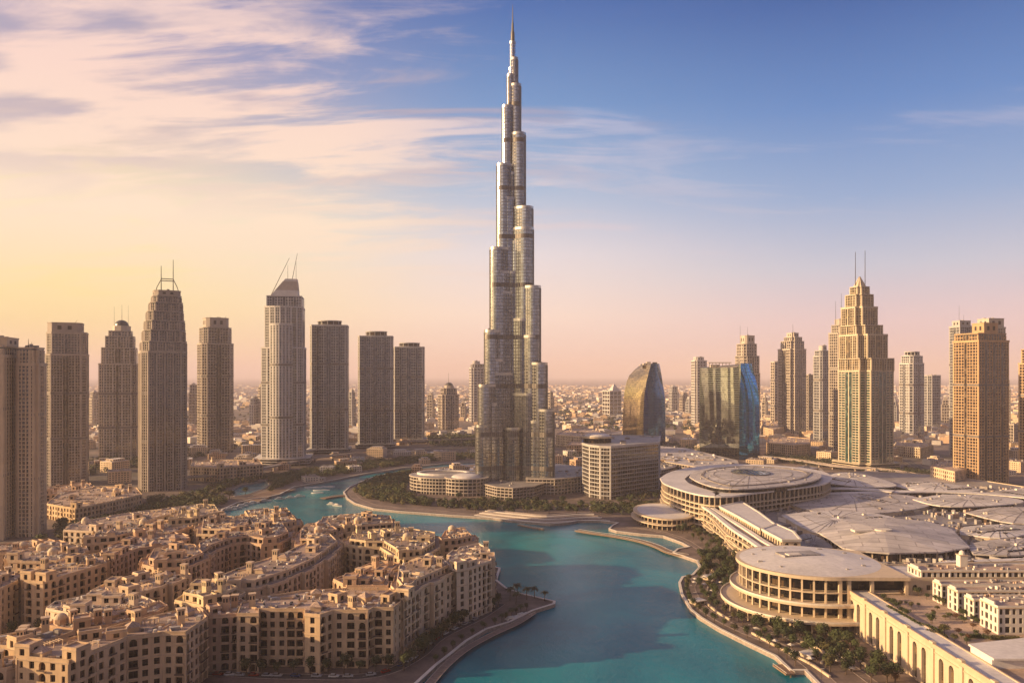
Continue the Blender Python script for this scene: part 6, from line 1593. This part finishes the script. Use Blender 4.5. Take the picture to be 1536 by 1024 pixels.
# cars
CARCOL = [('white', (0.7, 0.69, 0.66)), ('black', (0.02, 0.02, 0.022)), ('silver', (0.42, 0.42, 0.43)), ('red', (0.28, 0.03, 0.02)), ('blue', (0.03, 0.06, 0.16))]
CB = []
for n_, c_ in CARCOL:
    m = plain('car_paint_' + n_, c_, 0.25, 0.1, 0.02); mb = MB(); mb.use(m)
    mb.loft([[(x, -w, .35), (x, -w, zt), (x, w, zt), (x, w, .35)] for x, w, zt in ((-2.3, .8, .85), (-2.1, .9, .98), (-.9, .92, 1.0), (1.0, .92, .98), (2.0, .86, .85), (2.3, .7, .7))], cap=True, capbottom=True)
    mb.prism([(-1.4, -.72), (.35, -.72), (.35, .72), (-1.4, .72)], 1.0, 1.46); CB.append(mesh_of(mb, 'body'))
mb = MB(); mb.use('carglass'); mb.loft([[(-1.9, -.8, 1.0), (1.0, -.8, 1.0), (1.0, .8, 1.0), (-1.9, .8, 1.0)], [(-1.35, -.74, 1.42), (.3, -.74, 1.42), (.3, .74, 1.42), (-1.35, .74, 1.42)]], cap=False); CG = mesh_of(mb, 'window')
mb = MB(); mb.use('tyre'); mb.tube((0, -.12, 0), (0, .12, 0), .34, .34, 12); CWH = mesh_of(mb, 'wheel')
crnd = random.Random(8)
def car(x, y, rz, where, group):
    k = crnd.choice([0, 0, 1, 2, 2, 3, 4]); r = thing('parked_car', CARCOL[k][0] + ' car ' + where, 'car', CARCOL[k][0] + ' ' + group, loc=(x, y, .04), rz=rz); r.scale = (1.5, 1.5, 1.5); obj('body', CB[k], r); obj('window', CG, r)
    for a in (-1.4, 1.45):
        for b in (-.82, .82): obj('wheel', CWH, r, (a, b, .34))
def road_cars(px, step, off, where, group, n=99, m=1.5):
    L = smooth_line([G(*p) for p in px], 6); acc = step * .6; c = 0
    for a, b in zip(L, L[1:]):
        a, b = Vector(a), Vector(b); d = (b - a).length; t = (b - a) / max(d, .001)
        while acc < d and c < n:
            q = a + t * acc + Vector((-t.y, t.x)) * off; acc += step * crnd.uniform(.7, 2.2); c += 1
            if free(q.x, q.y, m): car(q.x, q.y, math.atan2(t.y, t.x), where, group)
        acc -= d
road_cars([(250, 1012), (430, 1016), (560, 1014), (625, 988), (660, 958), (720, 928)], 9, 2.4, 'on the road below the broad front block and waterfront wing', 'cars below the front blocks', 26)
road_cars([(0, 962), (60, 930), (110, 905), (160, 893)], 9, -2.5, 'in the tree-lined street behind the bottom left blocks', 'cars in the left street', 10)
road_cars([(300, 880), (330, 872), (345, 866), (365, 860)], 6, 2, 'in the court below the serpentine block', 'cars in the court', 8)
road_cars([(500, 870), (520, 860), (540, 850)], 6, 2, 'in the court behind the waterfront wing', 'cars in the inner court', 8)
road_cars([(820, 765), (880, 760), (940, 765), (985, 775)], 16, 2.2, 'on the road before the hotel slab', 'cars before the hotel slab', 12)
# street lamps along both quays
mb = MB(); mb.use('steeldark'); mb.tube((0, 0, 0), (0, 0, 7.5), .12, .08, 6); LP_ = mesh_of(mb, 'pole'); mb = MB(); mb.use('white'); mb.box(.9, 0, 7.4, 7.6, 2.0, .4); LH = mesh_of(mb, 'lamp_head')
for x, y in along([(1243, 1030), (1205, 995), (1160, 968), (1090, 936), (1052, 913), (1036, 893), (1033, 876)], 24, 0, .5): r = thing('street_lamp', 'slim dark street lamp on the edge of the right promenade', 'street lamp', 'lamps of the right promenade', loc=(x, y, 0)); obj('pole', LP_, r); obj('lamp_head', LH, r)
for x, y in along([(632, 1030), (664, 998), (700, 970), (740, 950), (785, 926)], 24, 0, .5): r = thing('street_lamp', 'slim dark street lamp on the edge of the left quay', 'street lamp', 'lamps of the left quay', loc=(x, y, 0)); obj('pole', LP_, r); obj('lamp_head', LH, r)
print('trees', NT_[0], 'houses', len(spots))
# ================================================================ THE AIR
hz = bpy.data.materials.new('haze_air'); hz.use_nodes = True; T = NT(hz.node_tree)
o_ = T.n('ShaderNodeOutputMaterial'); v_ = T.n('ShaderNodeVolumePrincipled')
v_.inputs['Color'].default_value = (0.95, 0.87, 0.96, 1); v_.inputs['Density'].default_value = HAZE
v_.inputs['Anisotropy'].default_value = 0.0
T.l(v_.outputs[0], o_.inputs['Volume'])
mb = MB(); mb.use(hz); mb.prism([(-46000, -1600), (46000, -1600), (46000, 91000), (-46000, 91000)], -6.0, 880.0, bottom=True)
tag(mb.build('haze'), kind='stuff')
